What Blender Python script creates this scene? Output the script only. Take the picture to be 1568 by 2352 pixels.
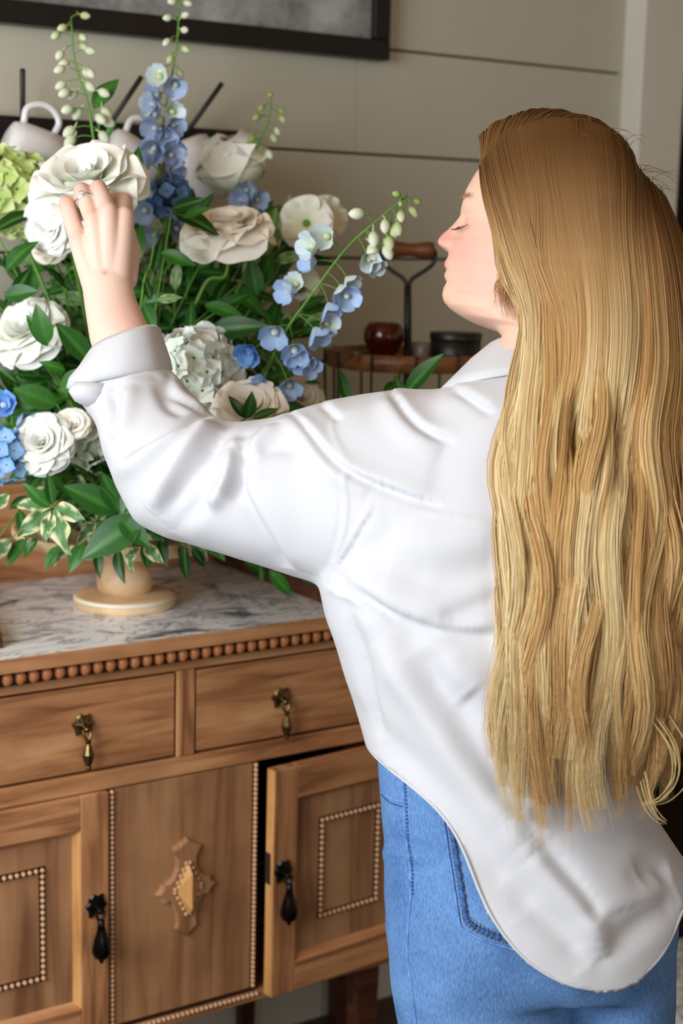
import bpy, bmesh, math, random
import numpy as np
from mathutils import Vector, Matrix, Quaternion
from mathutils.bvhtree import BVHTree

for o in list(bpy.data.objects):
    bpy.data.objects.remove(o, do_unlink=True)
scene = bpy.context.scene
COL = scene.collection

# ------------------------------------------------------------------ camera
F_PX, CXP, CYP, EYE = 3550.0, 784.0, 1176.0, 1.55
YAW, PITCH, ROLL = math.radians(33.295), math.radians(10.098), math.radians(1.416)
cy_, sy_, cp_, sp_ = math.cos(YAW), math.sin(YAW), math.cos(PITCH), math.sin(PITCH)
FW = np.array([sy_ * cp_, cy_ * cp_, -sp_])
_r = np.array([cy_, -sy_, 0.0]); _u = np.cross(_r, FW)
RT = math.cos(ROLL) * _r + math.sin(ROLL) * _u
UP = -math.sin(ROLL) * _r + math.cos(ROLL) * _u
ORG = np.array([0.0, 0.0, EYE])

cam_d = bpy.data.cameras.new('camera')
cam = bpy.data.objects.new('camera', cam_d)
COL.objects.link(cam)
cam_d.sensor_fit = 'VERTICAL'; cam_d.sensor_height = 36.0; cam_d.sensor_width = 24.0
cam_d.lens = F_PX / 2352.0 * 36.0
cam_d.clip_start = 0.05
cam_d.dof.use_dof = True
cam_d.dof.focus_distance = 1.80
cam_d.dof.aperture_fstop = 4.0
m4 = Matrix.Identity(4)
for i in range(3):
    m4[i][0], m4[i][1], m4[i][2], m4[i][3] = RT[i], UP[i], -FW[i], ORG[i]
cam.matrix_world = m4
scene.camera = cam

# ------------------------------------------------------------------ light
scene.view_settings.view_transform = 'Standard'
scene.view_settings.look = 'None'
scene.view_settings.gamma = 1.0
scene.view_settings.use_curve_mapping = False
scene.view_settings.exposure = 0.14
world = bpy.data.worlds.new('world'); scene.world = world
world.use_nodes = True
wn = world.node_tree.nodes['Background']
wn.inputs[0].default_value = (1.0, 0.87, 0.66, 1); wn.inputs[1].default_value = 0.24


def area(name, loc, target, sx, sy, power, col):
    d = bpy.data.lights.new(name, 'AREA'); d.shape = 'RECTANGLE'; d.size = sx; d.size_y = sy
    d.energy = power; d.color = col
    o = bpy.data.objects.new(name, d); COL.objects.link(o)
    o.location = loc
    o.rotation_euler = (Vector(target) - Vector(loc)).to_track_quat('-Z', 'Z').to_euler()
    return o


area('window_daylight', (-0.66, 1.12, 1.66), (1.2, 1.35, 1.02), 1.2, 1.4, 45, (0.92, 0.97, 1.0))
area('back_fill_light', (0.1, -2.3, 1.6), (1.1, 1.6, 1.1), 1.6, 1.4, 17, (0.97, 0.98, 1.0))  # added fill from behind the camera, no window is built there

rnd = random.Random(7)
nrg = np.random.default_rng(11)


# ------------------------------------------------------------------ helpers
def P(px, py, z):
    """point on the sight line of a photograph pixel, z metres along the optical axis"""
    return ORG + (FW + RT * (px - CXP) / F_PX - UP * (py - CYP) / F_PX) * z


def PV(px, py, z):
    return Vector(P(px, py, z))


def at(px, py, ax, val):
    d = FW + RT * (px - CXP) / F_PX - UP * (py - CYP) / F_PX
    return ORG + d * ((val - ORG[ax]) / d[ax])


def proj(p):
    d = np.asarray(p) - ORG
    z = d @ FW
    return np.stack([CXP + F_PX * (d @ RT) / z, CYP - F_PX * (d @ UP) / z, z], -1)


def tag(o, label=None, cat=None, group=None, kind=None):
    if label: o['label'] = label
    if cat: o['category'] = cat
    if group: o['group'] = group
    if kind: o['kind'] = kind
    return o


def mesh(name, v, f, mat=None, smooth=True):
    me = bpy.data.meshes.new(name)
    me.from_pydata([tuple(map(float, q)) for q in v], [], [tuple(map(int, q)) for q in f])
    if mat: me.materials.append(mat)
    if smooth: me.polygons.foreach_set('use_smooth', [True] * len(me.polygons))
    me.update()
    return me


def fastmesh(name, v, f, mat=None, smooth=True):
    """f : (n,k) int array, all faces of the same size"""
    v = np.asarray(v, np.float32); f = np.asarray(f, np.int32)
    me = bpy.data.meshes.new(name)
    me.vertices.add(len(v)); me.vertices.foreach_set('co', v.ravel())
    k = f.shape[1]
    me.loops.add(f.size); me.loops.foreach_set('vertex_index', f.ravel())
    me.polygons.add(len(f)); me.polygons.foreach_set('loop_start', np.arange(0, f.size, k, dtype=np.int32))
    if mat: me.materials.append(mat)
    me.update(calc_edges=True)
    if smooth: me.polygons.foreach_set('use_smooth', np.ones(len(f), bool))
    return me


def link(name, me, parent=None, loc=None, rot=None, scale=None):
    o = bpy.data.objects.new(name, me); COL.objects.link(o)
    if parent: o.parent = parent
    if loc is not None: o.location = loc
    if rot is not None: o.rotation_euler = rot
    if scale is not None: o.scale = scale
    return o


def empty(name, loc=(0, 0, 0), label=None, cat=None, group=None, parent=None):
    o = bpy.data.objects.new(name, None); COL.objects.link(o)
    o.location = loc; o.empty_display_size = 0.05
    if parent: o.parent = parent
    return tag(o, label, cat, group)


def boxdata(x0, x1, y0, y1, z0, z1, b=0.0):
    if b <= 0:
        v = [(x, y, z) for x in (x0, x1) for y in (y0, y1) for z in (z0, z1)]
        f = [(0, 1, 3, 2), (4, 6, 7, 5), (0, 4, 5, 1), (2, 3, 7, 6), (0, 2, 6, 4), (1, 5, 7, 3)]
        return v, f
    bm = bmesh.new()
    bmesh.ops.create_cube(bm, size=1)
    for q in bm.verts:
        q.co = Vector(((x0 + x1) / 2 + q.co.x * (x1 - x0), (y0 + y1) / 2 + q.co.y * (y1 - y0),
                       (z0 + z1) / 2 + q.co.z * (z1 - z0)))
    bmesh.ops.bevel(bm, geom=bm.edges[:], offset=b, segments=2, profile=0.5, affect='EDGES')
    bm.verts.index_update()
    v = [tuple(q.co) for q in bm.verts]; f = [tuple(q.index for q in fc.verts) for fc in bm.faces]
    bm.free()
    return v, f


def box(name, x0, x1, y0, y1, z0, z1, mat, parent=None, b=0.002, org=(0, 0, 0)):
    v, f = boxdata(x0 - org[0], x1 - org[0], y0 - org[1], y1 - org[1], z0 - org[2], z1 - org[2], b)
    return link(name, mesh(name, v, f, mat, smooth=False), parent)


def merge(parts):
    V = []; Fc = []; n = 0
    for v, f in parts:
        V.extend([tuple(q) for q in v]); Fc.extend([tuple(i + n for i in q) for q in f]); n += len(v)
    return V, Fc


def lathe(prof, n=24, cap=True):
    v = []; f = []
    for r, z in prof:
        for k in range(n):
            a = 2 * math.pi * k / n
            v.append((r * math.cos(a), r * math.sin(a), z))
    for i in range(len(prof) - 1):
        for k in range(n):
            k2 = (k + 1) % n
            f.append((i * n + k, i * n + k2, (i + 1) * n + k2, (i + 1) * n + k))
    if cap:
        f.append(tuple(range(n - 1, -1, -1)))
        m = (len(prof) - 1) * n
        f.append(tuple(m + k for k in range(n)))
    return v, f


def loft(rings, cap=True, closed=True):
    rings = [np.asarray(q) for q in rings]
    n = len(rings[0]); v = np.concatenate(rings); f = []
    for i in range(len(rings) - 1):
        for k in range(n if closed else n - 1):
            k2 = (k + 1) % n
            f.append((i * n + k, i * n + k2, (i + 1) * n + k2, (i + 1) * n + k))
    if cap and closed:
        f.append(tuple(range(n - 1, -1, -1)))
        m = (len(rings) - 1) * n
        f.append(tuple(m + k for k in range(n)))
    return v, f


def spline(pts, n):
    """Catmull-Rom through pts (k,d) sampled at n points"""
    p = np.asarray(pts, float); k = len(p)
    if k == 2:
        t = np.linspace(0, 1, n)[:, None]
        return p[0] * (1 - t) + p[1] * t
    q = np.concatenate([[2 * p[0] - p[1]], p, [2 * p[-1] - p[-2]]])
    t = np.linspace(0, k - 1, n); i = np.minimum(t.astype(int), k - 2); w = (t - i)[:, None]
    a, b, c, d = q[i], q[i + 1], q[i + 2], q[i + 3]
    return 0.5 * ((2 * b) + (c - a) * w + (2 * a - 5 * b + 4 * c - d) * w ** 2 + (3 * b - a - 3 * c + d) * w ** 3)


def tube(pts, rad, sides=6, cap=True):
    p = np.asarray(pts, float); n = len(p)
    r = np.broadcast_to(np.asarray(rad, float), (n,))
    t = np.gradient(p, axis=0); t /= np.linalg.norm(t, axis=1)[:, None] + 1e-12
    ref = np.array([0.31, 0.17, 0.93])
    if abs(t[0] @ ref) > 0.9: ref = np.array([0.9, -0.3, 0.1])
    x = np.cross(t[0], ref); rings = []
    for i in range(n):
        x = x - t[i] * (x @ t[i]); x /= np.linalg.norm(x) + 1e-12
        y = np.cross(t[i], x)
        a = np.linspace(0, 2 * math.pi, sides, endpoint=False)[:, None]
        rings.append(p[i] + r[i] * (np.cos(a) * x + np.sin(a) * y))
    return loft(rings, cap)


def capsule(p0, r0, p1, r1, n=16):
    p0 = np.asarray(p0, float); p1 = np.asarray(p1, float)
    ax = p1 - p0; L = np.linalg.norm(ax) + 1e-9; ax /= L
    ref = np.array([0.3, 0.2, 0.9]) if abs(ax[2]) < 0.8 else np.array([0.9, 0.2, 0.1])
    x = np.cross(ax, ref); x /= np.linalg.norm(x); y = np.cross(ax, x)
    a = np.linspace(0, 2 * math.pi, n, endpoint=False)[:, None]
    c = np.cos(a) * x + np.sin(a) * y
    rings = []
    for b in np.linspace(-1.45, 0, 5): rings.append(p0 + ax * r0 * math.sin(b) + c * r0 * math.cos(b))
    for b in np.linspace(0, 1.45, 5): rings.append(p1 + ax * r1 * math.sin(b) + c * r1 * math.cos(b))
    v, f = loft(rings)
    return v, f


def remesh(v, f, voxel, smooth=2, lam=0.6):
    me = mesh('tmp', v, f)
    o = bpy.data.objects.new('tmp', me); COL.objects.link(o)
    md = o.modifiers.new('r', 'REMESH'); md.mode = 'VOXEL'; md.voxel_size = voxel
    dg = bpy.context.evaluated_depsgraph_get()
    ev = o.evaluated_get(dg); m2 = ev.to_mesh()
    n = len(m2.vertices); co = np.empty(n * 3, np.float32); m2.vertices.foreach_get('co', co); co = co.reshape(-1, 3).astype(float)
    L = np.empty(len(m2.loops), np.int32); m2.loops.foreach_get('vertex_index', L)
    tot = np.empty(len(m2.polygons), np.int32); m2.polygons.foreach_get('loop_total', tot)
    assert (tot == 4).all()
    q = L.reshape(-1, 4).copy()
    ev.to_mesh_clear(); bpy.data.objects.remove(o); bpy.data.meshes.remove(me)
    co = lap(co, q, smooth, lam)
    return co, q


def lap(co, q, it, lam=0.6):
    e = np.concatenate([q[:, [0, 1]], q[:, [1, 2]], q[:, [2, 3]], q[:, [3, 0]]])
    n = len(co)
    deg = np.bincount(e[:, 0], minlength=n) + np.bincount(e[:, 1], minlength=n)
    deg = np.maximum(deg, 1)[:, None]
    for _ in range(it):
        s = np.zeros_like(co)
        for d in range(3):
            s[:, d] = np.bincount(e[:, 0], co[e[:, 1], d], n) + np.bincount(e[:, 1], co[e[:, 0], d], n)
        co = co + lam * (s / deg - co)
    return co


def normals(co, q):
    a = co[q[:, 2]] - co[q[:, 0]]; b = co[q[:, 3]] - co[q[:, 1]]
    fn = np.cross(a, b); n = np.zeros_like(co)
    for k in range(4):
        for d in range(3): n[:, d] += np.bincount(q[:, k], fn[:, d], len(co))
    return n / (np.linalg.norm(n, axis=1)[:, None] + 1e-12)


def setcol(me, cols, name='Col'):
    a = me.color_attributes.new(name, 'FLOAT_COLOR', 'POINT')
    c = np.ones((len(me.vertices), 4), np.float32); c[:, :3] = cols
    a.data.foreach_set('color', c.ravel())


def vnoise(p, s, seed=0):
    """cheap smooth noise from summed sines, p (n,3)"""
    g = np.random.default_rng(seed); o = np.zeros(len(p))
    for k in range(7):
        d = g.normal(size=3); d /= np.linalg.norm(d)
        o += np.sin((p @ d) * s * (0.6 + 0.25 * k) + g.uniform(0, 6.28)) / (1 + 0.35 * k)
    return o / 3.0


def lin(r, g, b):
    f = lambda c: ((c / 255) / 12.92 if c / 255 < 0.04045 else ((c / 255 + 0.055) / 1.055) ** 2.4)
    return (f(r), f(g), f(b))


# ------------------------------------------------------------------ materials
def newmat(name):
    m = bpy.data.materials.new(name); m.use_nodes = True
    return m, m.node_tree.nodes, m.node_tree.links, m.node_tree.nodes['Principled BSDF']


def plain(name, col, rough=0.5, metal=0.0, spec=0.5, bump=0.0, bscale=200.0, var=0.0, vscale=30.0, sss=0.0, trans=0.0, sheen=0.0):
    m, N, L, B = newmat(name)
    B.inputs['Base Color'].default_value = (*col, 1); B.inputs['Roughness'].default_value = rough
    B.inputs['Metallic'].default_value = metal; B.inputs['Specular IOR Level'].default_value = spec
    if trans: B.inputs['Transmission Weight'].default_value = trans
    if sheen: B.inputs['Sheen Weight'].default_value = sheen
    if sss:
        B.inputs['Subsurface Weight'].default_value = sss
        B.inputs['Subsurface Radius'].default_value = (1.0, 0.6, 0.4); B.inputs['Subsurface Scale'].default_value = 0.004
    tc = N.new('ShaderNodeTexCoord')
    if var:
        n = N.new('ShaderNodeTexNoise'); n.inputs['Scale'].default_value = vscale; n.inputs['Detail'].default_value = 4
        L.new(tc.outputs['Object'], n.inputs['Vector'])
        r = N.new('ShaderNodeValToRGB')
        r.color_ramp.elements[0].position = 0.3; r.color_ramp.elements[1].position = 0.7
        r.color_ramp.elements[0].color = (*[c * (1 - var) for c in col], 1)
        r.color_ramp.elements[1].color = (*[min(1, c * (1 + var)) for c in col], 1)
        L.new(n.outputs['Fac'], r.inputs['Fac']); L.new(r.outputs['Color'], B.inputs['Base Color'])
    if bump:
        n2 = N.new('ShaderNodeTexNoise'); n2.inputs['Scale'].default_value = bscale; n2.inputs['Detail'].default_value = 3
        L.new(tc.outputs['Object'], n2.inputs['Vector'])
        bp = N.new('ShaderNodeBump'); bp.inputs['Strength'].default_value = bump; bp.inputs['Distance'].default_value = 0.002
        L.new(n2.outputs['Fac'], bp.inputs['Height']); L.new(bp.outputs['Normal'], B.inputs['Normal'])
    return m


def wood(name, c1, c2, c3, axis=0, scale=1.0, rough=0.42):
    """grain stretched along axis (object space)"""
    m, N, L, B = newmat(name)
    tc = N.new('ShaderNodeTexCoord'); mp = N.new('ShaderNodeMapping')
    s = [26 * scale] * 3; s[axis] = 2.2 * scale
    mp.inputs['Scale'].default_value = s
    L.new(tc.outputs['Object'], mp.inputs['Vector'])
    n = N.new('ShaderNodeTexNoise'); n.inputs['Scale'].default_value = 1.6; n.inputs['Detail'].default_value = 7; n.inputs['Distortion'].default_value = 0.9
    L.new(mp.outputs['Vector'], n.inputs['Vector'])
    r = N.new('ShaderNodeValToRGB'); e = r.color_ramp.elements
    e[0].position = 0.30; e[0].color = (*c1, 1); e[1].position = 0.72; e[1].color = (*c3, 1)
    x = e.new(0.5); x.color = (*c2, 1)
    L.new(n.outputs['Fac'], r.inputs['Fac'])
    n2 = N.new('ShaderNodeTexNoise'); n2.inputs['Scale'].default_value = 9; n2.inputs['Detail'].default_value = 3
    L.new(tc.outputs['Object'], n2.inputs['Vector'])
    mx = N.new('ShaderNodeMix'); mx.data_type = 'RGBA'; mx.blend_type = 'MULTIPLY'; mx.inputs[0].default_value = 0.55
    r2 = N.new('ShaderNodeValToRGB'); r2.color_ramp.elements[0].position = 0.3; r2.color_ramp.elements[1].position = 0.62
    r2.color_ramp.elements[0].color = (0.62, 0.52, 0.45, 1); r2.color_ramp.elements[1].color = (1.08, 1.05, 1.0, 1)
    L.new(n2.outputs['Fac'], r2.inputs['Fac'])
    L.new(r.outputs['Color'], mx.inputs[6]); L.new(r2.outputs['Color'], mx.inputs[7])
    L.new(mx.outputs[2], B.inputs['Base Color'])
    B.inputs['Roughness'].default_value = rough
    bp = N.new('ShaderNodeBump'); bp.inputs['Strength'].default_value = 0.18; bp.inputs['Distance'].default_value = 0.001
    L.new(n.outputs['Fac'], bp.inputs['Height']); L.new(bp.outputs['Normal'], B.inputs['Normal'])
    return m


W1, W2, W3 = lin(136, 88, 54), lin(190, 134, 90), lin(210, 160, 114)
M_WOODX = wood('oak_grain_along', W1, W2, W3, 0)
M_WOODZ = wood('oak_grain_upright', W1, W2, W3, 2)
M_WOODP = wood('oak_panel', lin(136, 94, 64), lin(172, 126, 88), lin(190, 144, 104), 2, 0.7)
M_WOODEDGE = wood('oak_lit_edge', lin(190, 134, 78), lin(214, 160, 98), lin(226, 176, 116), 2)  # paler oak, light on the free door edge put into its colour
M_BEAD = plain('bead_wood', lin(178, 112, 66), 0.35, var=0.2, vscale=60)
M_GAP = plain('dark_recess_wood', lin(46, 26, 14), 0.7)
M_DARKWOOD = wood('dark_walnut', lin(48, 24, 14), lin(78, 42, 26), lin(98, 56, 34), 0)
M_FLOOR = wood('floor_boards', lin(44, 30, 22), lin(70, 50, 36), lin(90, 66, 48), 0, 0.6, 0.45)
M_LIGHTWOOD = wood('mango_wood', lin(216, 176, 130), lin(234, 202, 160), lin(242, 216, 182), 0, 0.8, 0.5)
M_BAND = plain('pale_base_ring', lin(238, 230, 212), 0.45)  # ring on the stand base, paler than its wood
M_WALL = plain('painted_board', lin(190, 185, 168), 0.55, var=0.03, vscale=4, bump=0.05, bscale=90)
M_TRIM = plain('painted_trim', lin(212, 208, 196), 0.45, var=0.03, vscale=4)
M_CEIL = plain('ceiling_wood', lin(200, 152, 84), 0.8, var=0.02, vscale=3)
M_HALL = plain('hall_paint', lin(96, 92, 70), 0.8, var=0.1, vscale=3)
M_BLACK = plain('black_frame', lin(20, 16, 14), 0.4, var=0.2, vscale=20)
M_IRON = plain('dark_iron', lin(52, 52, 50), 0.5, metal=0.6, var=0.15, vscale=60)
M_BRASS = plain('aged_brass', lin(120, 100, 66), 0.28, metal=1.0, var=0.3, vscale=90)
M_BLKMET = plain('blackened_metal', lin(34, 32, 32), 0.22, metal=0.9, var=0.2, vscale=90)
M_PORC = plain('white_porcelain', lin(232, 230, 232), 0.22)
M_SILVER = plain('silver', (0.85, 0.86, 0.88), 0.12, metal=1.0)
M_GEM = plain('ring_stone', (0.9, 0.95, 0.97), 0.03, spec=1.0, trans=0.7)


def marble():
    m, N, L, B = newmat('veined_marble')
    tc = N.new('ShaderNodeTexCoord'); mp = N.new('ShaderNodeMapping')
    mp.inputs['Scale'].default_value = (3.4, 6.2, 3.4); mp.inputs['Rotation'].default_value = (0, 0, 0.5)
    L.new(tc.outputs['Object'], mp.inputs['Vector'])
    n = N.new('ShaderNodeTexNoise'); n.inputs['Scale'].default_value = 1.9; n.inputs['Detail'].default_value = 9
    n.inputs['Roughness'].default_value = 0.6; n.inputs['Distortion'].default_value = 1.6
    L.new(mp.outputs['Vector'], n.inputs['Vector'])
    r = N.new('ShaderNodeValToRGB'); e = r.color_ramp.elements
    e[0].position = 0.32; e[0].color = (*lin(104, 108, 120), 1); e[1].position = 0.47; e[1].color = (*lin(248, 249, 252), 1)
    x = e.new(0.42); x.color = (*lin(208, 210, 216), 1)
    L.new(n.outputs['Fac'], r.inputs['Fac'])
    n2 = N.new('ShaderNodeTexNoise'); n2.inputs['Scale'].default_value = 2.2; n2.inputs['Detail'].default_value = 7; n2.inputs['Distortion'].default_value = 2.4
    L.new(mp.outputs['Vector'], n2.inputs['Vector'])
    s = N.new('ShaderNodeMath'); s.operation = 'SUBTRACT'; s.inputs[1].default_value = 0.5
    a = N.new('ShaderNodeMath'); a.operation = 'ABSOLUTE'
    L.new(n2.outputs['Fac'], s.inputs[0]); L.new(s.outputs[0], a.inputs[0])
    r2 = N.new('ShaderNodeValToRGB'); r2.color_ramp.elements[0].position = 0.0; r2.color_ramp.elements[1].position = 0.028
    r2.color_ramp.elements[0].color = (0.12, 0.13, 0.16, 1); r2.color_ramp.elements[1].color = (1, 1, 1, 1)
    L.new(a.outputs[0], r2.inputs['Fac'])
    mx = N.new('ShaderNodeMix'); mx.data_type = 'RGBA'; mx.blend_type = 'MULTIPLY'; mx.inputs[0].default_value = 0.8
    L.new(r.outputs['Color'], mx.inputs[6]); L.new(r2.outputs['Color'], mx.inputs[7])
    L.new(mx.outputs[2], B.inputs['Base Color']); B.inputs['Roughness'].default_value = 0.3
    return m


M_MARBLE = marble()


def painting():
    m, N, L, B = newmat('grey_abstract_canvas')
    tc = N.new('ShaderNodeTexCoord')
    n = N.new('ShaderNodeTexNoise'); n.inputs['Scale'].default_value = 7; n.inputs['Detail'].default_value = 8; n.inputs['Roughness'].default_value = 0.7
    L.new(tc.outputs['Object'], n.inputs['Vector'])
    r = N.new('ShaderNodeValToRGB'); e = r.color_ramp.elements
    e[0].position = 0.32; e[0].color = (*lin(70, 71, 70), 1); e[1].position = 0.68; e[1].color = (*lin(176, 178, 178), 1)
    L.new(n.outputs['Fac'], r.inputs['Fac']); L.new(r.outputs['Color'], B.inputs['Base Color'])
    B.inputs['Roughness'].default_value = 0.6
    return m


def attrmat(name, rough=0.5, spec=0.4, sss=0.0, bump=0.0, bscale=300, translucent=0.0, sheen=0.0, aniso=0.0):
    m, N, L, B = newmat(name)
    a = N.new('ShaderNodeAttribute'); a.attribute_name = 'Col'
    L.new(a.outputs['Color'], B.inputs['Base Color'])
    B.inputs['Roughness'].default_value = rough; B.inputs['Specular IOR Level'].default_value = spec
    if sheen: B.inputs['Sheen Weight'].default_value = sheen
    if aniso: B.inputs['Anisotropic'].default_value = aniso
    if sss:
        B.inputs['Subsurface Weight'].default_value = sss
        B.inputs['Subsurface Radius'].default_value = (1.0, 0.45, 0.3); B.inputs['Subsurface Scale'].default_value = 0.006
    if bump:
        tc = N.new('ShaderNodeTexCoord'); n = N.new('ShaderNodeTexNoise'); n.inputs['Scale'].default_value = bscale
        L.new(tc.outputs['Object'], n.inputs['Vector'])
        bp = N.new('ShaderNodeBump'); bp.inputs['Strength'].default_value = bump; bp.inputs['Distance'].default_value = 0.001
        L.new(n.outputs['Fac'], bp.inputs['Height']); L.new(bp.outputs['Normal'], B.inputs['Normal'])
    if translucent:
        t = N.new('ShaderNodeBsdfTranslucent'); L.new(a.outputs['Color'], t.inputs['Color'])
        ms = N.new('ShaderNodeMixShader'); ms.inputs[0].default_value = translucent
        L.new(B.outputs[0], ms.inputs[1]); L.new(t.outputs[0], ms.inputs[2])
        L.new(ms.outputs[0], N['Material Output'].inputs['Surface'])
    return m


M_SKIN = attrmat('skin', 0.45, 0.35, sss=0.25, bump=0.04, bscale=900)
M_HAIR = attrmat('blonde_hair', 0.48, 0.35, translucent=0.18)
M_LEAF = attrmat('leaf', 0.36, 0.38, translucent=0.12)
M_PETAL = attrmat('petal', 0.55, 0.3, translucent=0.08)
M_STEM = plain('green_stem', lin(92, 140, 48), 0.5, var=0.2, vscale=40)
M_SHIRT = plain('white_cotton', lin(200, 201, 207), 0.75, spec=0.25, bump=0.06, bscale=700, sheen=0.15)


def denim():
    m, N, L, B = newmat('blue_denim')
    tc = N.new('ShaderNodeTexCoord')
    mp = N.new('ShaderNodeMapping'); mp.inputs['Scale'].default_value = (700, 700, 160)
    L.new(tc.outputs['Object'], mp.inputs['Vector'])
    n = N.new('ShaderNodeTexNoise'); n.inputs['Scale'].default_value = 1.0; n.inputs['Detail'].default_value = 2
    L.new(mp.outputs['Vector'], n.inputs['Vector'])
    n2 = N.new('ShaderNodeTexNoise'); n2.inputs['Scale'].default_value = 9; n2.inputs['Detail'].default_value = 4
    L.new(tc.outputs['Object'], n2.inputs['Vector'])
    r = N.new('ShaderNodeValToRGB'); e = r.color_ramp.elements
    e[0].position = 0.25; e[0].color = (*lin(44, 86, 148), 1); e[1].position = 0.72; e[1].color = (*lin(122, 164, 216), 1)
    ad = N.new('ShaderNodeMath'); ad.operation = 'MULTIPLY_ADD'; ad.inputs[1].default_value = 0.55; ad.inputs[2].default_value = 0.0
    L.new(n.outputs['Fac'], ad.inputs[0])
    ad2 = N.new('ShaderNodeMath'); ad2.operation = 'MULTIPLY_ADD'; ad2.inputs[1].default_value = 0.45
    L.new(n2.outputs['Fac'], ad2.inputs[0]); L.new(ad.outputs[0], ad2.inputs[2])
    L.new(ad2.outputs[0], r.inputs['Fac'])
    L.new(r.outputs['Color'], B.inputs['Base Color'])
    B.inputs['Roughness'].default_value = 0.85; B.inputs['Specular IOR Level'].default_value = 0.2
    bp = N.new('ShaderNodeBump'); bp.inputs['Strength'].default_value = 0.25; bp.inputs['Distance'].default_value = 0.001
    L.new(n.outputs['Fac'], bp.inputs['Height']); L.new(bp.outputs['Normal'], B.inputs['Normal'])
    return m


M_DENIM = denim()
M_DENIM_SEAM = plain('denim_seam', lin(96, 142, 204), 0.85, var=0.35, vscale=120)
M_THREAD = plain('tan_thread', lin(140, 116, 96), 0.8)
M_THREADB = plain('blue_thread', lin(46, 78, 134), 0.8)

# ------------------------------------------------------------------ room
YW = 2.442            # face of the board wall
wall = empty('wall_back', (0, YW, 0)); wall['kind'] = 'structure'
box('wall_core', -0.7, 2.39, 0.018, 0.10, 0, 2.5, M_GAP, wall, b=0)
zs = [1.511 + 0.191 * k for k in range(-8, 6)]
edges_z = [0.0] + [z for z in zs if z > 0.03 and z < 2.5] + [2.5]
for a, b in zip(edges_z[:-1], edges_z[1:]):
    xs = [-0.7, 1.616, 2.30] if abs(a - 1.702) < 0.02 else [-0.7, 2.30]
    for x0, x1 in zip(xs[:-1], xs[1:]):
        box('board', x0, x1 - (0.0012 if x1 < 2 else 0), 0.0, 0.018, a + 0.0022, b - 0.0022, M_WALL, wall, b=0.0012)
tr = box('trim_1', 2.268, 2.388, 2.385, 2.50, 0, 2.5, M_TRIM, b=0.003); tr['kind'] = 'structure'
bb = box('baseboard_back', -0.7, 2.267, 2.424, 2.441, 0.0, 0.085, M_TRIM, b=0.003); bb['kind'] = 'structure'
fl = empty('floor', (0, 0, 0)); fl['kind'] = 'structure'
box('subfloor', -0.7, 3.6, -2.4, 4.0, -0.06, -0.021, M_GAP, fl, b=0)
y = 2.44; k = 0
while y > -2.4:
    off = [0.0, 0.7, 0.35][k % 3]
    x = -0.7
    while x < 3.6:
        x1 = min(3.6, x + 1.6 + (off if x == -0.7 else 0))
        box('plank', x + 0.001, x1 - 0.001, y - 0.139, y - 0.001, -0.02, 0.0, M_FLOOR, fl, b=0.0015)
        x = x1
    y -= 0.14; k += 1
y = 2.44
while y < 3.95:
    box('plank', 2.388, 3.6, y + 0.001, y + 0.139, -0.02, 0.0, M_FLOOR, fl, b=0.0015); y += 0.14
ce = box('ceiling', -0.7, 3.6, -2.4, 4.0, 2.5, 2.56, M_CEIL, b=0); ce['kind'] = 'structure'
wl = empty('wall_left', (-0.7, 0, 0)); wl['kind'] = 'structure'
for n_, (y0, y1, z0, z1) in (('sill_wall', (0.37, 1.87, 0, 0.75)), ('head_wall', (0.37, 1.87, 2.25, 2.5)), ('far_pier', (1.87, 2.44, 0, 2.5)), ('near_pier', (-2.4, 0.37, 0, 2.5))):
    box(n_, -0.1, -0.001, y0, y1, z0, z1, M_WALL, wl, b=0)
w1 = empty('window_1', (-0.7, 1.12, 0.75)); w1['kind'] = 'structure'
for n_, a in (('jamb', (-0.09, 0.01, -0.75, -0.69, 0, 1.5)), ('jamb', (-0.09, 0.01, 0.69, 0.75, 0, 1.5)), ('window_sill', (-0.1, 0.05, -0.78, 0.78, -0.03, 0.0)), ('window_head', (-0.09, 0.01, -0.75, 0.75, 1.44, 1.5))):
    box(n_, *a, M_TRIM, w1, b=0.002)
wh = box('wall_hall', 2.1, 3.6, 4.0, 4.1, 0, 2.5, M_HALL, b=0); wh['kind'] = 'structure'
wr = box('wall_right', 3.6, 3.7, 2.4, 4.1, 0, 2.5, M_HALL, b=0); wr['kind'] = 'structure'
hs = box('wall_hall_side', 2.28, 2.385, 2.55, 4.0, 0, 2.5, M_HALL, b=0); hs['kind'] = 'structure'
t2 = box('trim_2', 2.389, 3.6, 2.43, 2.56, 2.045, 2.5, M_DARKWOOD, b=0.003); t2['kind'] = 'structure'

# ------------------------------------------------------------------ picture
pf = empty('picture_frame', (1.08, 2.44, 1.868), 'large grey abstract painting in a black wooden frame on the board wall', 'picture')
px0, px1, pz0, pz1, fw_ = 0.45, 1.662, 1.868, 2.42, 0.036
o_ = (1.08, 2.44, 1.868)
box('frame_rail', px0, px1, 2.405, 2.441, pz0, pz0 + fw_, M_BLACK, pf, 0.003, o_)
box('frame_rail', px0, px1, 2.405, 2.441, pz1 - fw_, pz1, M_BLACK, pf, 0.003, o_)
box('frame_stile', px0, px0 + fw_, 2.406, 2.4405, pz0 + fw_ + .0002, pz1 - fw_ - .0002, M_BLACK, pf, 0.003, o_)
box('frame_stile', px1 - fw_, px1, 2.406, 2.4405, pz0 + fw_ + .0002, pz1 - fw_ - .0002, M_BLACK, pf, 0.003, o_)
box('canvas', px0 + fw_ - .002, px1 - fw_ + .002, 2.418, 2.434, pz0 + fw_ - .002, pz1 - fw_ + .002, painting(), pf, 0, o_)

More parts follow.
